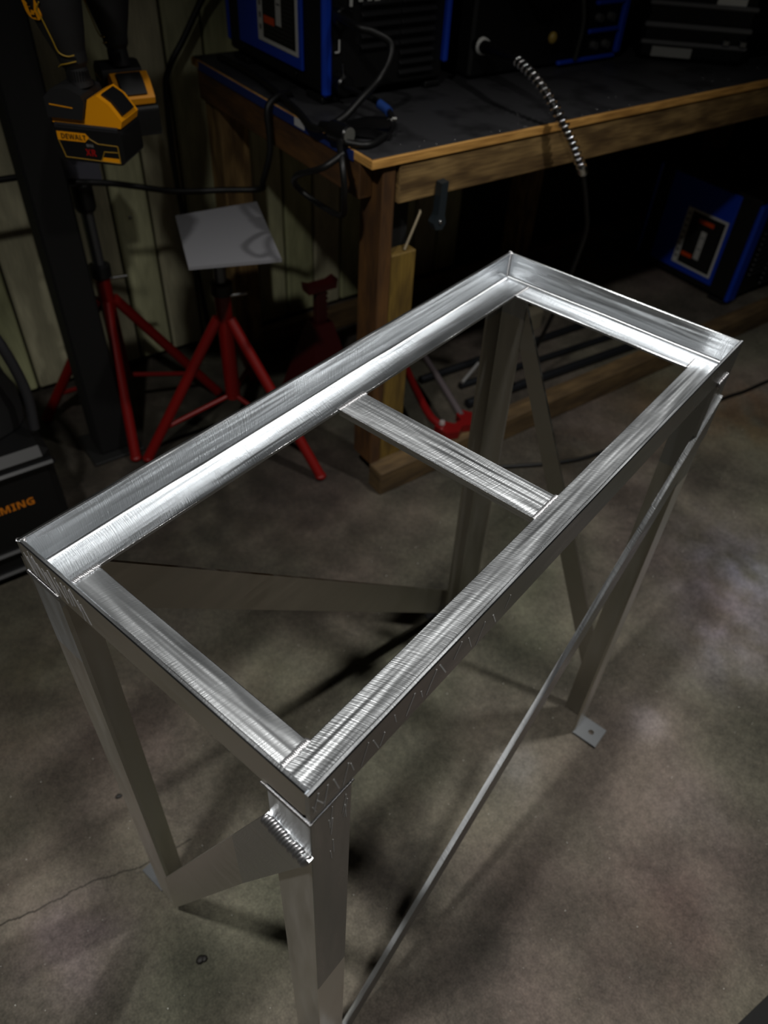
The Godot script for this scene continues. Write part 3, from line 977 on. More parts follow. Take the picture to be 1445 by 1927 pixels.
	g.box(Vector3(0.1, 0.026, 0.0035), Vector3(0.12, 0.026, 0.008), Basis.IDENTITY, 0.001)
	put("name_plate", g, paint(Color(0.6, 0.6, 0.58), 0.5), cx, "pale blank strip low on the front")
	g = G.new()
	g.box(Vector3(0.235, 0.172, 0.003), Vector3(0.085, 0.034, 0.006), Basis.IDENTITY, 0.001)
	var st := put("sticker", g, white, cx, "small white and blue sticker")
	g = G.new()
	g.box(Vector3(0.245, 0.18, 0.0065), Vector3(0.05, 0.012, 0.0015), Basis.IDENTITY, 0.0)
	put("sticker_band", g, paint(Color(0.1, 0.22, 0.6), 0.5), st, "blue band")
	for i in 2:
		g = G.new()
		g.box(Vector3(0.25 + 0.05 * i, 0.063, 0.012), Vector3(0.022, 0.018, 0.012), Basis.IDENTITY, 0.003)
		put("latch", g, paint(Color(0.75, 0.75, 0.75), 0.25, 1.0), cx)
	g = G.new()
	g.extrude(rounded(0.3, 0.16, 0.03), Vector3.ZERO, Vector3.RIGHT, Vector3.BACK, Vector3.UP, 0.0, 0.035)
	one("tray", g, gloss, "low black tray beside the parts case near the bench edge", "tray", at(1.63, ty, -0.26))
	# cables and the ground clamp heaped at the left corner
	g = G.new()
	g.tube(curve([Vector3(0.125, 1.155, -0.345), Vector3(0.12, 1.15, -0.25), Vector3(0.15, 1.141, -0.22), Vector3(0.18, 1.122, -0.2), Vector3(0.171, 1.09, -0.19), Vector3(0.144, 1.056, -0.19), Vector3(0.084, 1.029, -0.17), Vector3(0.021, 0.995, -0.16), Vector3(-0.02, 0.972, -0.2), Vector3(0.01, 0.972, -0.34), Vector3(0.05, 0.972, -0.6), Vector3(0.05, 0.972, -0.82)]), 0.0085, 12)
	one("welding_cable", g, cable, "thick black cable looping out of the upper socket of the blue welder", "cable", bench)
	var lead := thing("ground_lead", "black lead with a blue joint curling over the bench corner", "cable", bench)
	g = G.new()
	g.tube(curve([Vector3(0.14, 1.008, -0.345), Vector3(0.144, 1.008, -0.28), Vector3(0.156, 1.004, -0.22), Vector3(0.163, 0.992, -0.17), Vector3(0.137, 0.975, -0.12), Vector3(0.08, 0.9715, -0.08), Vector3(0.026, 0.9715, -0.06), Vector3(-0.015, 0.975, -0.09), Vector3(-0.05, 0.985, -0.05), Vector3(-0.075, 0.96, 0.0), Vector3(-0.07, 0.9, 0.0), Vector3(-0.03, 0.82, -0.08), Vector3(-0.06, 0.84, -0.2), Vector3(-0.12, 0.91, -0.12), Vector3(-0.105, 0.955, -0.03), Vector3(-0.06, 0.98, -0.02)]), 0.007, 12)
	put("cord", g, cable, lead)
	g = G.new()
	g.tube([Vector3(0.1585, 1.0, -0.205), Vector3(0.1625, 0.994, -0.18), Vector3(0.162, 0.991, -0.168)], 0.0105, 12)
	put("joint", g, paint(Color(0.14, 0.27, 0.55), 0.5), lead, "blue heat-shrink joint")
	var plug := thing("cable_plug", "round grey-ended plug lying on the bench corner", "plug", bench)
	g = G.new()
	g.lathe([Vector2(0.0, 0.0), Vector2(0.019, 0.0), Vector2(0.021, 0.004), Vector2(0.021, 0.05), Vector2(0.014, 0.06), Vector2(0.009, 0.085), Vector2(0.0, 0.085)], Transform3D(Basis(Vector3(0.25, 0, 0.97).cross(Vector3.UP).normalized(), PI / 2 * 0.98), Vector3(0.0, 0.985, -0.09)), 20)
	put("body", g, gloss, plug)
	g = G.new()
	g.lathe([Vector2(0.0, 0.0), Vector2(0.017, 0.0), Vector2(0.017, 0.002), Vector2(0.0, 0.002)], Transform3D(Basis(Vector3(0.25, 0, 0.97).cross(Vector3.UP).normalized(), PI / 2 * 0.98), Vector3(0.0005, 0.985, -0.0885)), 20)
	put("end_face", g, paint(Color(0.4, 0.4, 0.38), 0.5), plug)
	var cl := thing("ground_clamp", "black spring clamp with bright jaw contacts resting on the bench corner", "clamp", at(0.07, ty, -0.12))
	for s in [-1.0, 1.0]:
		g = G.new()
		g.extrude(PackedVector2Array([Vector2(-0.05, 0.0), Vector2(0.045, 0.0), Vector2(0.055, 0.006), Vector2(0.05, 0.018), Vector2(0.0, 0.02), Vector2(-0.05, 0.012)]), Vector3(0, 0.004 if s < 0 else 0.022, 0), Vector3(0.8, 0.08 * s, 0.6), Vector3.UP, Vector3(-0.6, 0, 0.8), -0.012, 0.012)
		put("jaw", g, gloss, cl)
	for i in 2:
		g = G.new()
		g.box(Vector3(0.036 + 0.016 * i, 0.04, 0.03 - 0.004 * i), Vector3(0.016, 0.008, 0.012), Basis(Vector3.UP, -0.4), 0.003)
		put("contact", g, paint(Color(0.9, 0.9, 0.88), 0.2, 1.0), cl, "bright metal contact")

# ---------------------------------------------------------------- the left side: stands, post, tools, bags
func pipe_stand(label: String, xf: Transform3D, post_h: float, collar: float, feet: Array, red: StandardMaterial3D) -> Node3D:
	var o := thing("pipe_stand", label, "stand", xf)
	var g := G.new()
	g.tube([Vector3(0, collar - 0.36, 0), Vector3(0, collar, 0)], 0.022, 16)
	put("sleeve", g, red, o)
	g = G.new()
	g.tube([Vector3(0, collar - 0.02, 0), Vector3(0, post_h, 0)], 0.017, 16)
	put("post", g, paint(Color(0.42, 0.43, 0.45), 0.35, 0.8), o, "bare steel post")
	g = G.new()
	g.lathe([Vector2(0.023, -0.02), Vector2(0.03, -0.015), Vector2(0.03, 0.015), Vector2(0.018, 0.02)], Transform3D(Basis.IDENTITY, Vector3(0, collar, 0)), 18)
	put("collar", g, paint(Color(0.07, 0.07, 0.07), 0.5), o)
	g = G.new()
	g.tube([Vector3(0.022, collar - 0.03, 0), Vector3(0.07, collar - 0.03, 0.01)], 0.005, 8)
	put("clamp_screw", g, paint(Color(0.7, 0.7, 0.7), 0.25, 1.0), o)
	for f in feet:
		var out := Vector3(f.x, 0, f.z).normalized()
		var top := Vector3(0, collar - 0.09, 0) + out * 0.02
		g = G.new()
		g.tube([top, Vector3(f.x, 0.012, f.z)], 0.0155, 12)
		var lg := put("leg", g, red, o)
		g = G.new()
		g.blob(Vector3(f.x, 0.012, f.z), Vector3(0.018, 0.0118, 0.018), Basis.IDENTITY, 10, 6)
		put("foot", g, red, lg)
		g = G.new()
		var mid: Vector3 = top.lerp(Vector3(f.x, 0.012, f.z), 0.78)
		g.tube([Vector3(0, collar - 0.35, 0), mid], 0.0075, 8)
		put("strut", g, red, o)
	return o

func build_left_side() -> void:
	var red := paint(Color(0.45, 0.04, 0.028), 0.42)
	# near stand: feet measured on the floor, head a flat plate
	var b := at(-0.195, 0, -0.415)
	var s := pipe_stand("red tripod stand under a square grey plate beside the bench", b, 0.686, 0.53, [Vector3(-0.28, 0, -0.05), Vector3(0.125, 0, 0.3), Vector3(0.2, 0, -0.26)], red)
	var g := G.new()
	g.lathe([Vector2(0.0, 0.0), Vector2(0.03, 0.0), Vector2(0.045, 0.012), Vector2(0.045, 0.018), Vector2(0.0, 0.018)], Transform3D(Basis.IDENTITY, Vector3(0, 0.686, 0)), 20)
	put("head", g, paint(Color(0.2, 0.2, 0.19), 0.5), s)
	g = G.new()
	g.extrude(PackedVector2Array([Vector2(-0.128, 0.155), Vector2(0.112, 0.235), Vector2(0.135, 0.25), Vector2(0.115, -0.13), Vector2(-0.1, -0.105)]), Vector3.ZERO, Vector3.RIGHT, Vector3.FORWARD, Vector3.UP, 0.0, 0.008)
	var pm := paint(Color(0.58, 0.58, 0.6), 0.5, 0.35)
	var pl := G.new()
	pl.extrude(PackedVector2Array([Vector2(-0.155, -0.155), Vector2(0.052, -0.225), Vector2(0.16, 0.10), Vector2(-0.065, 0.12)]), Vector3.ZERO, Vector3.RIGHT, Vector3.FORWARD, Vector3.UP, 0.0, 0.008)
	one("steel_plate", pl, pm, "square scuffed grey metal plate lying on top of a red stand", "metal plate", at(-0.2, 0.7052, -0.375))
	# far stand, taller, its legs partly worn to bare metal
	var b2 := at(-0.43, 0, -0.70)
	var s2 := pipe_stand("taller red tripod stand with a bare steel post against the wall", b2, 0.69, 0.515, [Vector3(-0.076, 0, 0.212), Vector3(0.29, 0, 0.03), Vector3(-0.24, 0, -0.12)], red)
	g = G.new()
	g.lathe([Vector2(0.0, 0.0), Vector2(0.024, 0.0), Vector2(0.028, 0.01), Vector2(0.028, 0.07), Vector2(0.022, 0.08), Vector2(0.0, 0.08)], Transform3D(Basis.IDENTITY, Vector3(0, 0.685, 0)), 18)
	put("head_sleeve", g, black, s2, "black sleeve under the head")
	g = G.new()
	g.extrude(PackedVector2Array([Vector2(-0.05, 0.0), Vector2(0.05, 0.0), Vector2(0.05, 0.085), Vector2(0.015, 0.05), Vector2(-0.015, 0.05), Vector2(-0.05, 0.085)]), Vector3(0, 0.762, -0.03), Vector3.RIGHT, Vector3.UP, Vector3.BACK, 0.0, 0.06)
	put("vee_head", g, paint(Color(0.32, 0.32, 0.36), 0.5), s2)
	# black square post
	var po := thing("steel_post", "tall black square steel post standing in front of the board wall", "post", at(-0.542, 0, -0.6))
	g = G.new()
	g.box(Vector3(0, 1.5, 0), Vector3(0.096, 2.98, 0.096), Basis.IDENTITY, 0.006)
	put("upright", g, paint(Color(0.03, 0.03, 0.03), 0.7), po)
	g = G.new()
	g.box(Vector3(0, 0.005, 0), Vector3(0.16, 0.01, 0.16), Basis.IDENTITY, 0.002)
	put("base_plate", g, paint(Color(0.03, 0.03, 0.03), 0.7), po)
	g = G.new()
	g.box(Vector3(0.02, 1.352, 0.28), Vector3(0.03, 0.03, 0.47), Basis.IDENTITY, 0.003)
	put("tool_arm", g, paint(Color(0.03, 0.03, 0.03), 0.7), po)
	g = G.new()
	g.box(Vector3(0.105, 1.38, 0.22), Vector3(0.22, 0.026, 0.026), Basis.IDENTITY, 0.003)
	put("tool_arm", g, paint(Color(0.03, 0.03, 0.03), 0.7), po)
	# toolbox with lettering, a black bag on it
	var tb := thing("toolbox", "low black toolbox with raised yellow lettering at the left edge", "toolbox", at(-1.08, 0, -0.38))
	g = G.new()
	g.box(Vector3(0, 0.19, -0.02), Vector3(0.62, 0.36, 0.4), Basis.IDENTITY, 0.02)
	put("body", g, paint(Color(0.03, 0.03, 0.032), 0.5), tb)
	for yy in [0.03, 0.095, 0.33]:
		g = G.new()
		g.box(Vector3(0, yy, 0.18), Vector3(0.626, 0.016, 0.026), Basis.IDENTITY, 0.006)
		put("ledge", g, paint(Color(0.06, 0.06, 0.065), 0.4), tb)
	letters("lettering", "FLAMING", 0.03, paint(Color(0.78, 0.45, 0.06), 0.6), Transform3D(Basis.IDENTITY, Vector3(0.172, 0.232, 0.1815)), tb)
	var bg := thing("gear_bag", "slumped black gear bag with a grey strap on the toolbox", "bag", at(-1.08, 0.372, -0.42))
	g = G.new()
	var ring := []
	for i in 9:
		var f := i / 8.0
		ring.append([0.002 + 0.33 * f, 0.29 - 0.06 * f * f + 0.012 * sin(f * 11.0), 0.16 - 0.05 * f * f])
	for i in 8:
		for k in 24:
			var q := []
			var nn := []
			for e in [[i, k], [i, k + 1], [i + 1, k + 1], [i + 1, k]]:
				var a: float = TAU * e[1] / 24.0
				var rr: Array = ring[e[0]]
				var wob: float = 1.0 + 0.03 * sin(a * 5.0 + e[0] * 1.3)
				q.append(Vector3(rr[1] * signf(cos(a)) * pow(absf(cos(a)), 0.5) * wob, rr[0], rr[2] * signf(sin(a)) * pow(absf(sin(a)), 0.5) * wob))
				nn.append(Vector3(cos(a), 0.2, sin(a)).normalized())
			g.tri(q[0], q[1], q[2], nn[0], nn[1], nn[2], Vector2.ZERO, Vector2.ZERO, Vector2.ZERO)
			g.tri(q[0], q[2], q[3], nn[0], nn[2], nn[3], Vector2.ZERO, Vector2.ZERO, Vector2.ZERO)
	for k in 24:
		var p := []
		for kk in [k, k + 1]:
			var a: float = TAU * kk / 24.0
			var wob: float = 1.0 + 0.03 * sin(a * 5.0 + 8 * 1.3)
			p.append(Vector3(ring[8][1] * signf(cos(a)) * pow(absf(cos(a)), 0.5) * wob, ring[8][0], ring[8][2] * signf(sin(a)) * pow(absf(sin(a)), 0.5) * wob))
		g.flat(Vector3(0, ring[8][0] + 0.02, 0), p[0], p[1], Vector3.UP)
		p[0].y = 0.002
		p[1].y = 0.002
		g.flat(Vector3(0, 0.002, 0), p[0], p[1], Vector3.DOWN)
	put("shell", g, paint(Color(0.028, 0.028, 0.03), 0.75), bg)
	g = G.new()
	g.tube(curve([Vector3(0.2, 0.35, 0.02), Vector3(0.25, 0.34, 0.08), Vector3(0.29, 0.25, 0.13), Vector3(0.31, 0.12, 0.15), Vector3(0.3, 0.02, 0.165)], 6), 0.012, 10)
	put("strap", g, paint(Color(0.13, 0.13, 0.14), 0.5), bg, "grey webbing strap")
	# cables on the wall
	g = G.new()
	g.tube(curve([Vector3(-1.4, 0.8, -0.74), Vector3(-0.629, 0.783, -0.74), Vector3(-0.55, 0.776, -0.74), Vector3(-0.478, 0.785, -0.65), Vector3(-0.372, 0.765, -0.64), Vector3(-0.299, 0.737, -0.66), Vector3(-0.203, 0.72, -0.62), Vector3(-0.081, 0.715, -0.58), Vector3(0.0, 0.72, -0.53), Vector3(-0.015, 0.76, -0.48), Vector3(-0.02, 0.86, -0.42), Vector3(-0.022, 0.95, -0.42), Vector3(0.01, 0.975, -0.43), Vector3(0.06, 0.973, -0.45)]), 0.008, 10)
	one("power_cord", g, cable, "black cord drooping across the board wall from left to bench", "cord", bench)
	g = G.new()
	g.tube(curve([Vector3(0.14, 1.2, -0.8895), Vector3(0.07, 1.1, -0.92), Vector3(0.0, 1.0, -0.93), Vector3(-0.055, 0.93, -0.93), Vector3(-0.075, 0.86, -0.93), Vector3(-0.08, 0.6, -0.93), Vector3(-0.05, 0.3, -0.935), Vector3(-0.03, 0.012, -0.935)]), 0.009, 10)
	one("power_cord", g, cable, "black cord dropping behind the back corner of the blue welder on bench", "cord", bench)
	build_tools()

func tool_body(o: Node3D, lettered: bool, yellow: StandardMaterial3D, rubber: StandardMaterial3D, grip: StandardMaterial3D) -> void:
	# z faces the viewer, x to the right, origin at the underside of the battery
	var g := G.new()
	g.extrude(rounded(0.134, 0.062, 0.012), Vector3(0, 0.033, -0.045), Vector3.RIGHT, Vector3.UP, Vector3.BACK, 0.0, 0.086)
	var bat := put("battery", g, rubber, o)
	g = G.new()
	g.tube([Vector3(-0.06, 0.061, 0.035), Vector3(0.06, 0.061, 0.035)], 0.0065, 10)
	put("battery_rail", g, paint(Color(0.16, 0.16, 0.17), 0.25), bat)
	if lettered:
		g = G.new()
		g.extrude(PackedVector2Array([Vector2(-0.058, 0.038), Vector2(-0.006, 0.038), Vector2(0.003, 0.046), Vector2(-0.003, 0.053), Vector2(-0.058, 0.053)]), Vector3(0, 0, 0.0405), Vector3.RIGHT, Vector3.UP, Vector3.BACK, 0.0, 0.0016)
		put("name_band", g, yellow, bat, "yellow band with black lettering")
		letters("lettering", "DEWALT", 0.0125, rubber, Transform3D(Basis.IDENTITY, Vector3(-0.027, 0.0455, 0.0424)), bat)
		letters("lettering", "XR", 0.016, paint(Color(0.6, 0.03, 0.04), 0.5), Transform3D(Basis.IDENTITY, Vector3(0.001, 0.02, 0.0414)), bat)
		letters("lettering", "MAX", 0.007, paint(Color(0.5, 0.5, 0.5), 0.5), Transform3D(Basis.IDENTITY, Vector3(0.002, 0.0325, 0.0414)), bat, false)
		g = G.new()
		for e in [[Vector2(-0.058, 0.04), Vector2(-0.05, 0.008)], [Vector2(-0.05, 0.008), Vector2(0.056, 0.006)], [Vector2(0.056, 0.006), Vector2(0.056, 0.036)], [Vector2(0.056, 0.036), Vector2(0.018, 0.037)], [Vector2(0.018, 0.037), Vector2(0.002, 0.045)], [Vector2(0.02, 0.008), Vector2(0.028, 0.024)], [Vector2(0.028, 0.024), Vector2(0.056, 0.025)]]:
			g.tube([Vector3(e[0].x, e[0].y, 0.0412), Vector3(e[1].x, e[1].y, 0.0412)], 0.0011, 6)
		put("outline", g, paint(Color(0.55, 0.42, 0.1), 0.5), bat, "thin yellow outline")
		g = G.new()
		g.extrude(PackedVector2Array([Vector2(0.018, 0.007), Vector2(0.056, 0.007), Vector2(0.056, 0.014), Vector2(0.022, 0.014)]), Vector3(0, 0, 0.0405), Vector3.RIGHT, Vector3.UP, Vector3.BACK, 0.0, 0.0012)
		put("voltage_band", g, yellow, bat)
	# foot: yellow shoe that holds the battery, dark moulding on its left
	g = G.new()
	g.extrude(PackedVector2Array([Vector2(-0.064, 0.066), Vector2(0.066, 0.066), Vector2(0.07, 0.078), Vector2(0.05, 0.105), Vector2(0.03, 0.118), Vector2(0.012, 0.11), Vector2(0.0, 0.076), Vector2(-0.064, 0.076)]), Vector3(0, 0, -0.04), Vector3.RIGHT, Vector3.UP, Vector3.BACK, 0.0, 0.076)
	var shoe := put("battery_shoe", g, yellow, o, "yellow battery shoe")
	g = G.new()
	g.extrude(PackedVector2Array([Vector2(0.034, 0.1155), Vector2(0.05, 0.1055), Vector2(0.067, 0.084), Vector2(0.0705, 0.087), Vector2(0.053, 0.109), Vector2(0.036, 0.119)]), Vector3(0, 0, -0.025), Vector3.RIGHT, Vector3.UP, Vector3.BACK, 0.0, 0.05)
	put("window", g, rubber, shoe, "black window")
	g = G.new()
	g.extrude(PackedVector2Array([Vector2(-0.066, 0.0765), Vector2(-0.001, 0.0765), Vector2(0.009, 0.106), Vector2(0.004, 0.118), Vector2(-0.02, 0.128), Vector2(-0.05, 0.124), Vector2(-0.066, 0.11)]), Vector3(0, 0, -0.038), Vector3.RIGHT, Vector3.UP, Vector3.BACK, 0.0, 0.082)
	put("moulding", g, grip, o)
	g = G.new()
	g.extrude(PackedVector2Array([Vector2(-0.058, 0.098), Vector2(-0.015, 0.095), Vector2(-0.015, 0.0965), Vector2(-0.058, 0.1)]), Vector3(0, 0, 0.043), Vector3.RIGHT, Vector3.UP, Vector3.BACK, 0.0, 0.0015)
	put("trim_line", g, yellow, o)
	g = G.new()
	g.lathe([Vector2(0.0, 0.118), Vector2(0.021, 0.12), Vector2(0.02, 0.132), Vector2(0.019, 0.15), Vector2(0.024, 0.158), Vector2(0.026, 0.175), Vector2(0.035, 0.205), Vector2(0.045, 0.245), Vector2(0.053, 0.285), Vector2(0.054, 0.345), Vector2(0.04, 0.37), Vector2(0.0, 0.376)], Transform3D(Basis(Vector3.BACK, 0.15), Vector3(0.007, 0.002, 0)), 22)
	put("grip", g, grip, o)
	for k in 14:
		g = G.new()
		var a := PI * (k + 0.5) / 14.0
		g.box(Vector3(-0.013 + 0.0205 * cos(a), 0.141, 0.0205 * sin(a)), Vector3(0.002, 0.018, 0.002), Basis.IDENTITY, 0.0005)
		put("rib", g, rubber, o)
	g = G.new()
	var side := [Vector3(0.0, 0.176, 0.0255), Vector3(-0.012, 0.174, 0.0285), Vector3(-0.025, 0.18, 0.031), Vector3(-0.029, 0.2, 0.036), Vector3(-0.036, 0.235, 0.044), Vector3(-0.038, 0.245, 0.047), Vector3(-0.03, 0.256, 0.0495)]
	g.tube(curve(side, 5), 0.0013, 6)
	g.tube(curve([Vector3(-0.04, 0.152, 0.014), Vector3(-0.03, 0.158, 0.022), Vector3(-0.016, 0.162, 0.0265), Vector3(0.0, 0.166, 0.0235)], 4), 0.0013, 6)
	put("trim_line", g, paint(Color(0.6, 0.48, 0.12), 0.5), o)
	g = G.new()
	g.extrude(rounded(0.036, 0.07, 0.012), Vector3(-0.052, 0.262, 0.036), Vector3(0.9, 0, 0.4), Vector3(-0.15, 0.98, 0.1).normalized(), Vector3(-0.4, 0, 0.9), 0.0, 0.006)
	var badge := put("badge", g, yellow, o, "yellow name badge")
	if lettered:
		letters("lettering", "DEWALT", 0.017, rubber, Transform3D(Basis(Vector3(0.15, -0.98, -0.1).normalized(), Vector3(0.9, 0.15, 0.4).normalized(), Vector3(-0.42, 0.0, 0.9).normalized()).orthonormalized(), Vector3(-0.0548, 0.262, 0.0424)), badge)
	g = G.new()
	g.tube(curve([Vector3(-0.049, 0.365, 0.0), Vector3(-0.048, 0.39, 0.0), Vector3(-0.045, 0.42, 0.0)], 3), 0.006, 8)
	put("hang_strap", g, rubber, o)

func build_tools() -> void:
	var yellow := paint(Color(0.92, 0.60, 0.03), 0.4)
	var rubber := paint(Color(0.04, 0.04, 0.042), 0.5)
	var grip := paint(Color(0.09, 0.09, 0.095), 0.6)
	var a := thing("cordless_tool", "yellow and black cordless tool hanging battery down in front of the post", "power tool", bench * Transform3D(Basis(Vector3.UP, deg_to_rad(-44.0)), Vector3(-0.515, 1.0, -0.17)))
	tool_body(a, true, yellow, rubber, grip)
	var b := thing("cordless_tool", "second yellow cordless tool hanging just behind the lettered one", "power tool", bench * Transform3D(Basis(Vector3.UP, deg_to_rad(-95.0)), Vector3(-0.375, 0.97, -0.38)))
	tool_body(b, false, yellow, rubber, grip)

# ---------------------------------------------------------------- under the bench
func build_under_bench() -> void:
	welder("blue and black welding machine standing on the floor under the bench at right", at(1.955, 0.001, -0.14), 0.38, 0.5, 0.44, 0.06)
	var red := paint(Color(0.42, 0.045, 0.05), 0.4)
	var deep_red := paint(Color(0.25, 0.025, 0.025), 0.5)
	# red long-handled cutter lying with its head on the sill
	var c := thing("bolt_cutter", "red long-handled bolt cutter with its head on the bench sill", "bolt cutter", bench)
	var g := G.new()
	g.tube(curve([Vector3(0.32, 0.105, -0.02), Vector3(0.315, 0.11, -0.08), Vector3(0.36, 0.115, -0.22), Vector3(0.42, 0.115, -0.38), Vector3(0.5, 0.05, -0.62)], 6), 0.0125, 12)
	put("handle", g, red, c)
	g = G.new()
	g.tube(curve([Vector3(0.405, 0.105, -0.03), Vector3(0.425, 0.11, -0.1), Vector3(0.47, 0.115, -0.25), Vector3(0.51, 0.115, -0.4), Vector3(0.58, 0.05, -0.62)], 6), 0.0105, 12)
	put("handle", g, paint(Color(0.36, 0.33, 0.34), 0.4), c, "grey handle")
	g = G.new()
	g.extrude(PackedVector2Array([Vector2(0.295, -0.03), Vector2(0.335, -0.03), Vector2(0.355, -0.005), Vector2(0.385, -0.01), Vector2(0.39, -0.04), Vector2(0.42, -0.05), Vector2(0.44, -0.02), Vector2(0.435, 0.015), Vector2(0.405, 0.03), Vector2(0.37, 0.018), Vector2(0.34, 0.035), Vector2(0.3, 0.02)]), Vector3(0, 0.0865, 0), Vector3.RIGHT, Vector3.BACK, Vector3.UP, 0.0, 0.026)
	put("head", g, red, c)
	g = G.new()
	g.lathe([Vector2(0.0, 0.012), Vector2(0.008, 0.01), Vector2(0.01, 0.0), Vector2(0, 0)], Transform3D(Basis.IDENTITY, Vector3(0.316, 0.117, -0.02)), 14)
	put("pivot_bolt", g, paint(Color(0.85, 0.8, 0.8), 0.3, 0.6), c, "pale pivot bolt")
	# red ratchet jack stand in the dark behind the bench post
	var j := thing("jack_stand", "red tapered jack stand in the shadow behind the bench post", "jack stand", at(0.17, 0, -0.5))
	g = G.new()
	for i in 4:
		var d0 := Vector3(1, 0, 1).rotated(Vector3.UP, PI / 2 * i)
		var d1 := Vector3(1, 0, 1).rotated(Vector3.UP, PI / 2 * (i + 1))
		var q := [d0 * 0.1, d1 * 0.1, d1 * 0.03 + Vector3.UP * 0.28, d0 * 0.03 + Vector3.UP * 0.28]
		for e in 4:
			q[e].y += 0.001
		g.quad(q[0], q[1], q[2], q[3], d0 + d1)
		g.quad(q[0] * Vector3(0.94, 1, 0.94), q[1] * Vector3(0.94, 1, 0.94), q[2] * Vector3(0.85, 1, 0.85), q[3] * Vector3(0.85, 1, 0.85), -(d0 + d1))
	put("body", g, deep_red, j)
	g = G.new()
	g.box(Vector3(0, 0.3, 0), Vector3(0.035, 0.18, 0.03), Basis.IDENTITY, 0.003)
	for i in 8:
		g.box(Vector3(0.019, 0.25 + i * 0.018, 0), Vector3(0.008, 0.009, 0.026), Basis(Vector3.BACK, 0.4), 0.001)
	put("ratchet_bar", g, paint(Color(0.22, 0.04, 0.04), 0.5), j)
	g = G.new()
	g.extrude(PackedVector2Array([Vector2(-0.05, 0), Vector2(0.05, 0), Vector2(0.055, 0.03), Vector2(0.03, 0.02), Vector2(-0.03, 0.02), Vector2(-0.055, 0.03)]), Vector3(0, 0.39, -0.02), Vector3.RIGHT, Vector3.UP, Vector3.BACK, 0.0, 0.04)
	put("saddle", g, deep_red, j)
	# loose stock lying behind the sill
	var steel := paint(Color(0.25, 0.26, 0.28), 0.35, 0.8)
	for e in [[0.55, 1.45, -0.16, 0.016, -0.11, "dark steel pipe lying right behind the bench sill"], [0.6, 1.5, -0.26, 0.012, -0.2, "thinner dark steel pipe second behind the bench sill"], [0.5, 1.3, -0.36, 0.014, -0.33, "dark steel pipe third back under the bench"]]:
		g = G.new()
		g.tube([Vector3(e[0], e[3] + 0.001, e[2]), Vector3(e[1], e[3] + 0.001, e[4])], e[3], 14)
		one("steel_pipe", g, steel, e[5], "pipe", bench)
	g = G.new()
	g.tube([Vector3(0.6, 0.034, -0.25), Vector3(0.7, 0.06, -0.285)], 0.006, 12)
	one("steel_offcut", g, paint(Color(0.85, 0.85, 0.85), 0.3, 0.7), "short bright round offcut lying across the pipes under the bench", "offcut", bench)
	g = G.new()
	g.extrude(rounded(0.075, 0.06, 0.01), Vector3.ZERO, Vector3.RIGHT, Vector3.BACK, Vector3.UP, 0.0, 0.07)
	one("small_box", g, paint(Color(0.5, 0.47, 0.4), 0.7), "small pale box among the pipes under the bench", "box", at(1.12, 0.001, -0.45))
	# a G-clamp hung on the apron, and a bare rod leaning on the post
	var cl := thing("bar_clamp", "blue-grey clamp hanging from the front apron of the bench", "clamp", bench)
	g = G.new()
	g.extrude(PackedVector2Array([Vector2(0.186, 0.886), Vector2(0.206, 0.888), Vector2(0.204, 0.81), Vector2(0.21, 0.79), Vector2(0.2, 0.775), Vector2(0.18, 0.778), Vector2(0.172, 0.795), Vector2(0.184, 0.815)]), Vector3(0, 0, -0.004), Vector3.RIGHT, Vector3.UP, Vector3.BACK, 0.0, 0.022)
	put("bar", g, paint(Color(0.12, 0.15, 0.17), 0.45), cl)
	g = G.new()
	g.blob(Vector3(0.192, 0.796, 0.019), Vector3(0.005, 0.005, 0.003), Basis.IDENTITY, 8, 4)
	put("rivet", g, paint(Color(0.8, 0.8, 0.8), 0.3, 1.0), cl)
	g = G.new()
	g.tube([Vector3(0.121, 0.727, -0.022), Vector3(0.167, 0.807, -0.03), Vector3(0.172, 0.842, -0.055)], 0.0035, 10)
	one("filler_rod", g, paint(Color(0.65, 0.6, 0.5), 0.4, 0.5), "short pale bent rod resting on the yellow post board", "rod", bench)

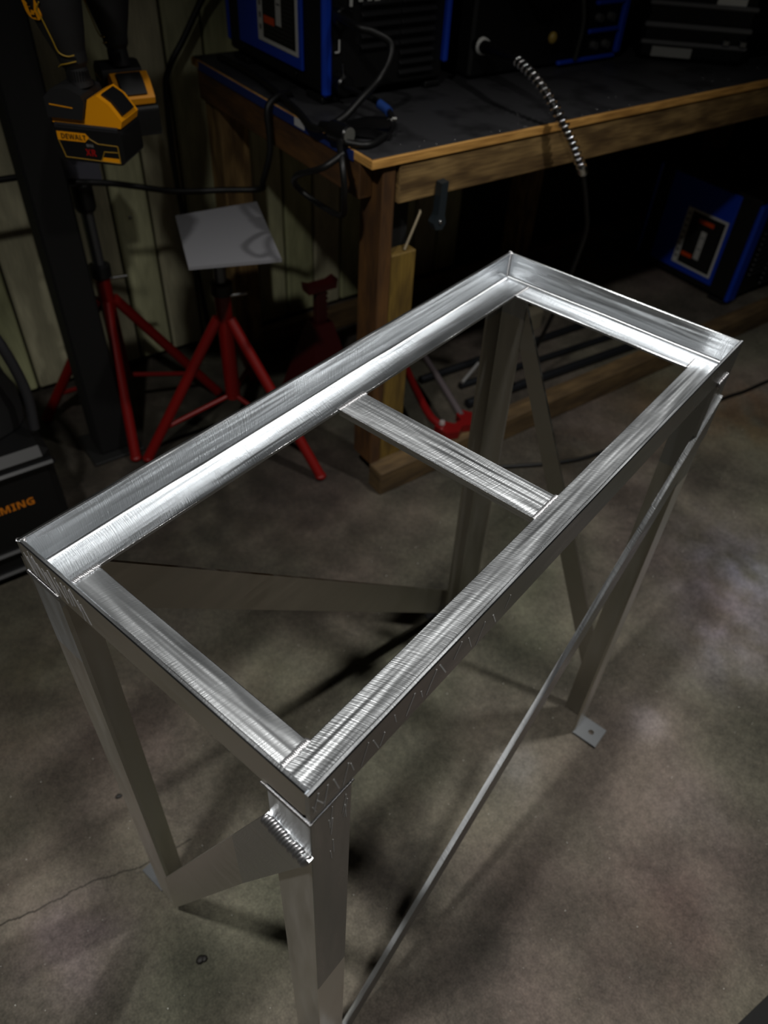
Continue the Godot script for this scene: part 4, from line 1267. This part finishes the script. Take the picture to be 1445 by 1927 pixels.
# ---------------------------------------------------------------- small things on the floor
func build_small_things() -> void:
	var g := G.new()
	g.tube(curve([Vector3(1.9, 0.0075, 0.33), Vector3(1.623, 0.0075, 0.312), Vector3(1.484, 0.0075, 0.306), Vector3(1.375, 0.0075, 0.293), Vector3(1.069, 0.0075, 0.28), Vector3(0.765, 0.0075, 0.268), Vector3(0.608, 0.0075, 0.229), Vector3(0.433, 0.0075, 0.145), Vector3(0.385, 0.0075, 0.11)]), 0.006, 10)
	one("extension_cord", g, cable, "thin black cord lying along the concrete floor in front of the bench", "cord", bench)
	g = G.new()
	g.extrude(PackedVector2Array([Vector2(0.512, 0.52), Vector2(0.605, 0.55), Vector2(0.9, 0.66), Vector2(0.85, 1.1), Vector2(0.4, 0.95)]), Vector3.ZERO, Vector3.RIGHT, Vector3.BACK, Vector3.UP, 0.0005, 0.008)
	one("rubber_mat", g, paint(Color(0.03, 0.03, 0.03), 0.8), "black rubber mat, one corner showing at the lower right", "mat")
	var lump := [[-0.03, -0.271, 0.009, "dark crumpled chip on the concrete near the lower left", "debris"], [0.058, -0.634, 0.006, "small round black pebble on the concrete left of a leg", "pebble"]]
	for e in lump:
		g = G.new()
		g.blob(Vector3.ZERO, Vector3(e[2], e[2] * 0.5, e[2] * 0.8), Basis.IDENTITY, 9, 5)
		g.blob(Vector3(e[2] * 0.6, 0, e[2] * 0.4), Vector3(e[2], e[2] * 0.45, e[2]) * 0.7, Basis.IDENTITY, 8, 5)
		one("floor_chip", g, paint(Color(0.1, 0.09, 0.08), 0.6), e[3], e[4], Transform3D(Basis.IDENTITY, Vector3(e[0], e[2] * 0.5, e[1])))
	# grit and metal dust
	var mm := MultiMesh.new()
	mm.transform_format = MultiMesh.TRANSFORM_3D
	g = G.new()
	g.blob(Vector3.ZERO, Vector3(1, 0.6, 0.8), Basis.IDENTITY, 6, 4)
	mm.mesh = g.mesh(paint(Color(0.85, 0.85, 0.82), 0.4))
	mm.instance_count = 420
	for i in 420:
		var r := rng.randf_range(0.0005, 0.0013)
		var p := bench * Vector3(rng.randf_range(-1.4, 1.3), r * 0.5, rng.randf_range(0.2, 1.6))
		mm.set_instance_transform(i, Transform3D(Basis(Vector3.UP, rng.randf() * TAU).scaled(Vector3.ONE * r), p))
	var mi := MultiMeshInstance3D.new()
	mi.name = "floor_grit"
	mi.multimesh = mm
	add_child(mi, true)
	tag(mi, "scattered pale specks of grit on the concrete floor", "grit")
	mi.set_meta("kind", "stuff")
	mm = MultiMesh.new()
	mm.transform_format = MultiMesh.TRANSFORM_3D
	g = G.new()
	g.blob(Vector3.ZERO, Vector3(1, 0.6, 0.8), Basis.IDENTITY, 6, 4)
	mm.mesh = g.mesh(paint(Color(0.8, 0.8, 0.8), 0.25, 0.8))
	mm.instance_count = 40
	for i in 40:
		var r := rng.randf_range(0.0012, 0.0026)
		var p := bench * Vector3(rng.randf_range(0.05, 1.9), 0.9618 + r * 0.5, -0.01 - 0.1 * pow(rng.randf(), 2.0))
		mm.set_instance_transform(i, Transform3D(Basis(Vector3.UP, rng.randf() * TAU).scaled(Vector3.ONE * r), p))
	mi = MultiMeshInstance3D.new()
	mi.name = "metal_spatter"
	mi.multimesh = mm
	add_child(mi, true)
	tag(mi, "bright metal spatter along the front of the bench top", "spatter")
	mi.set_meta("kind", "stuff")
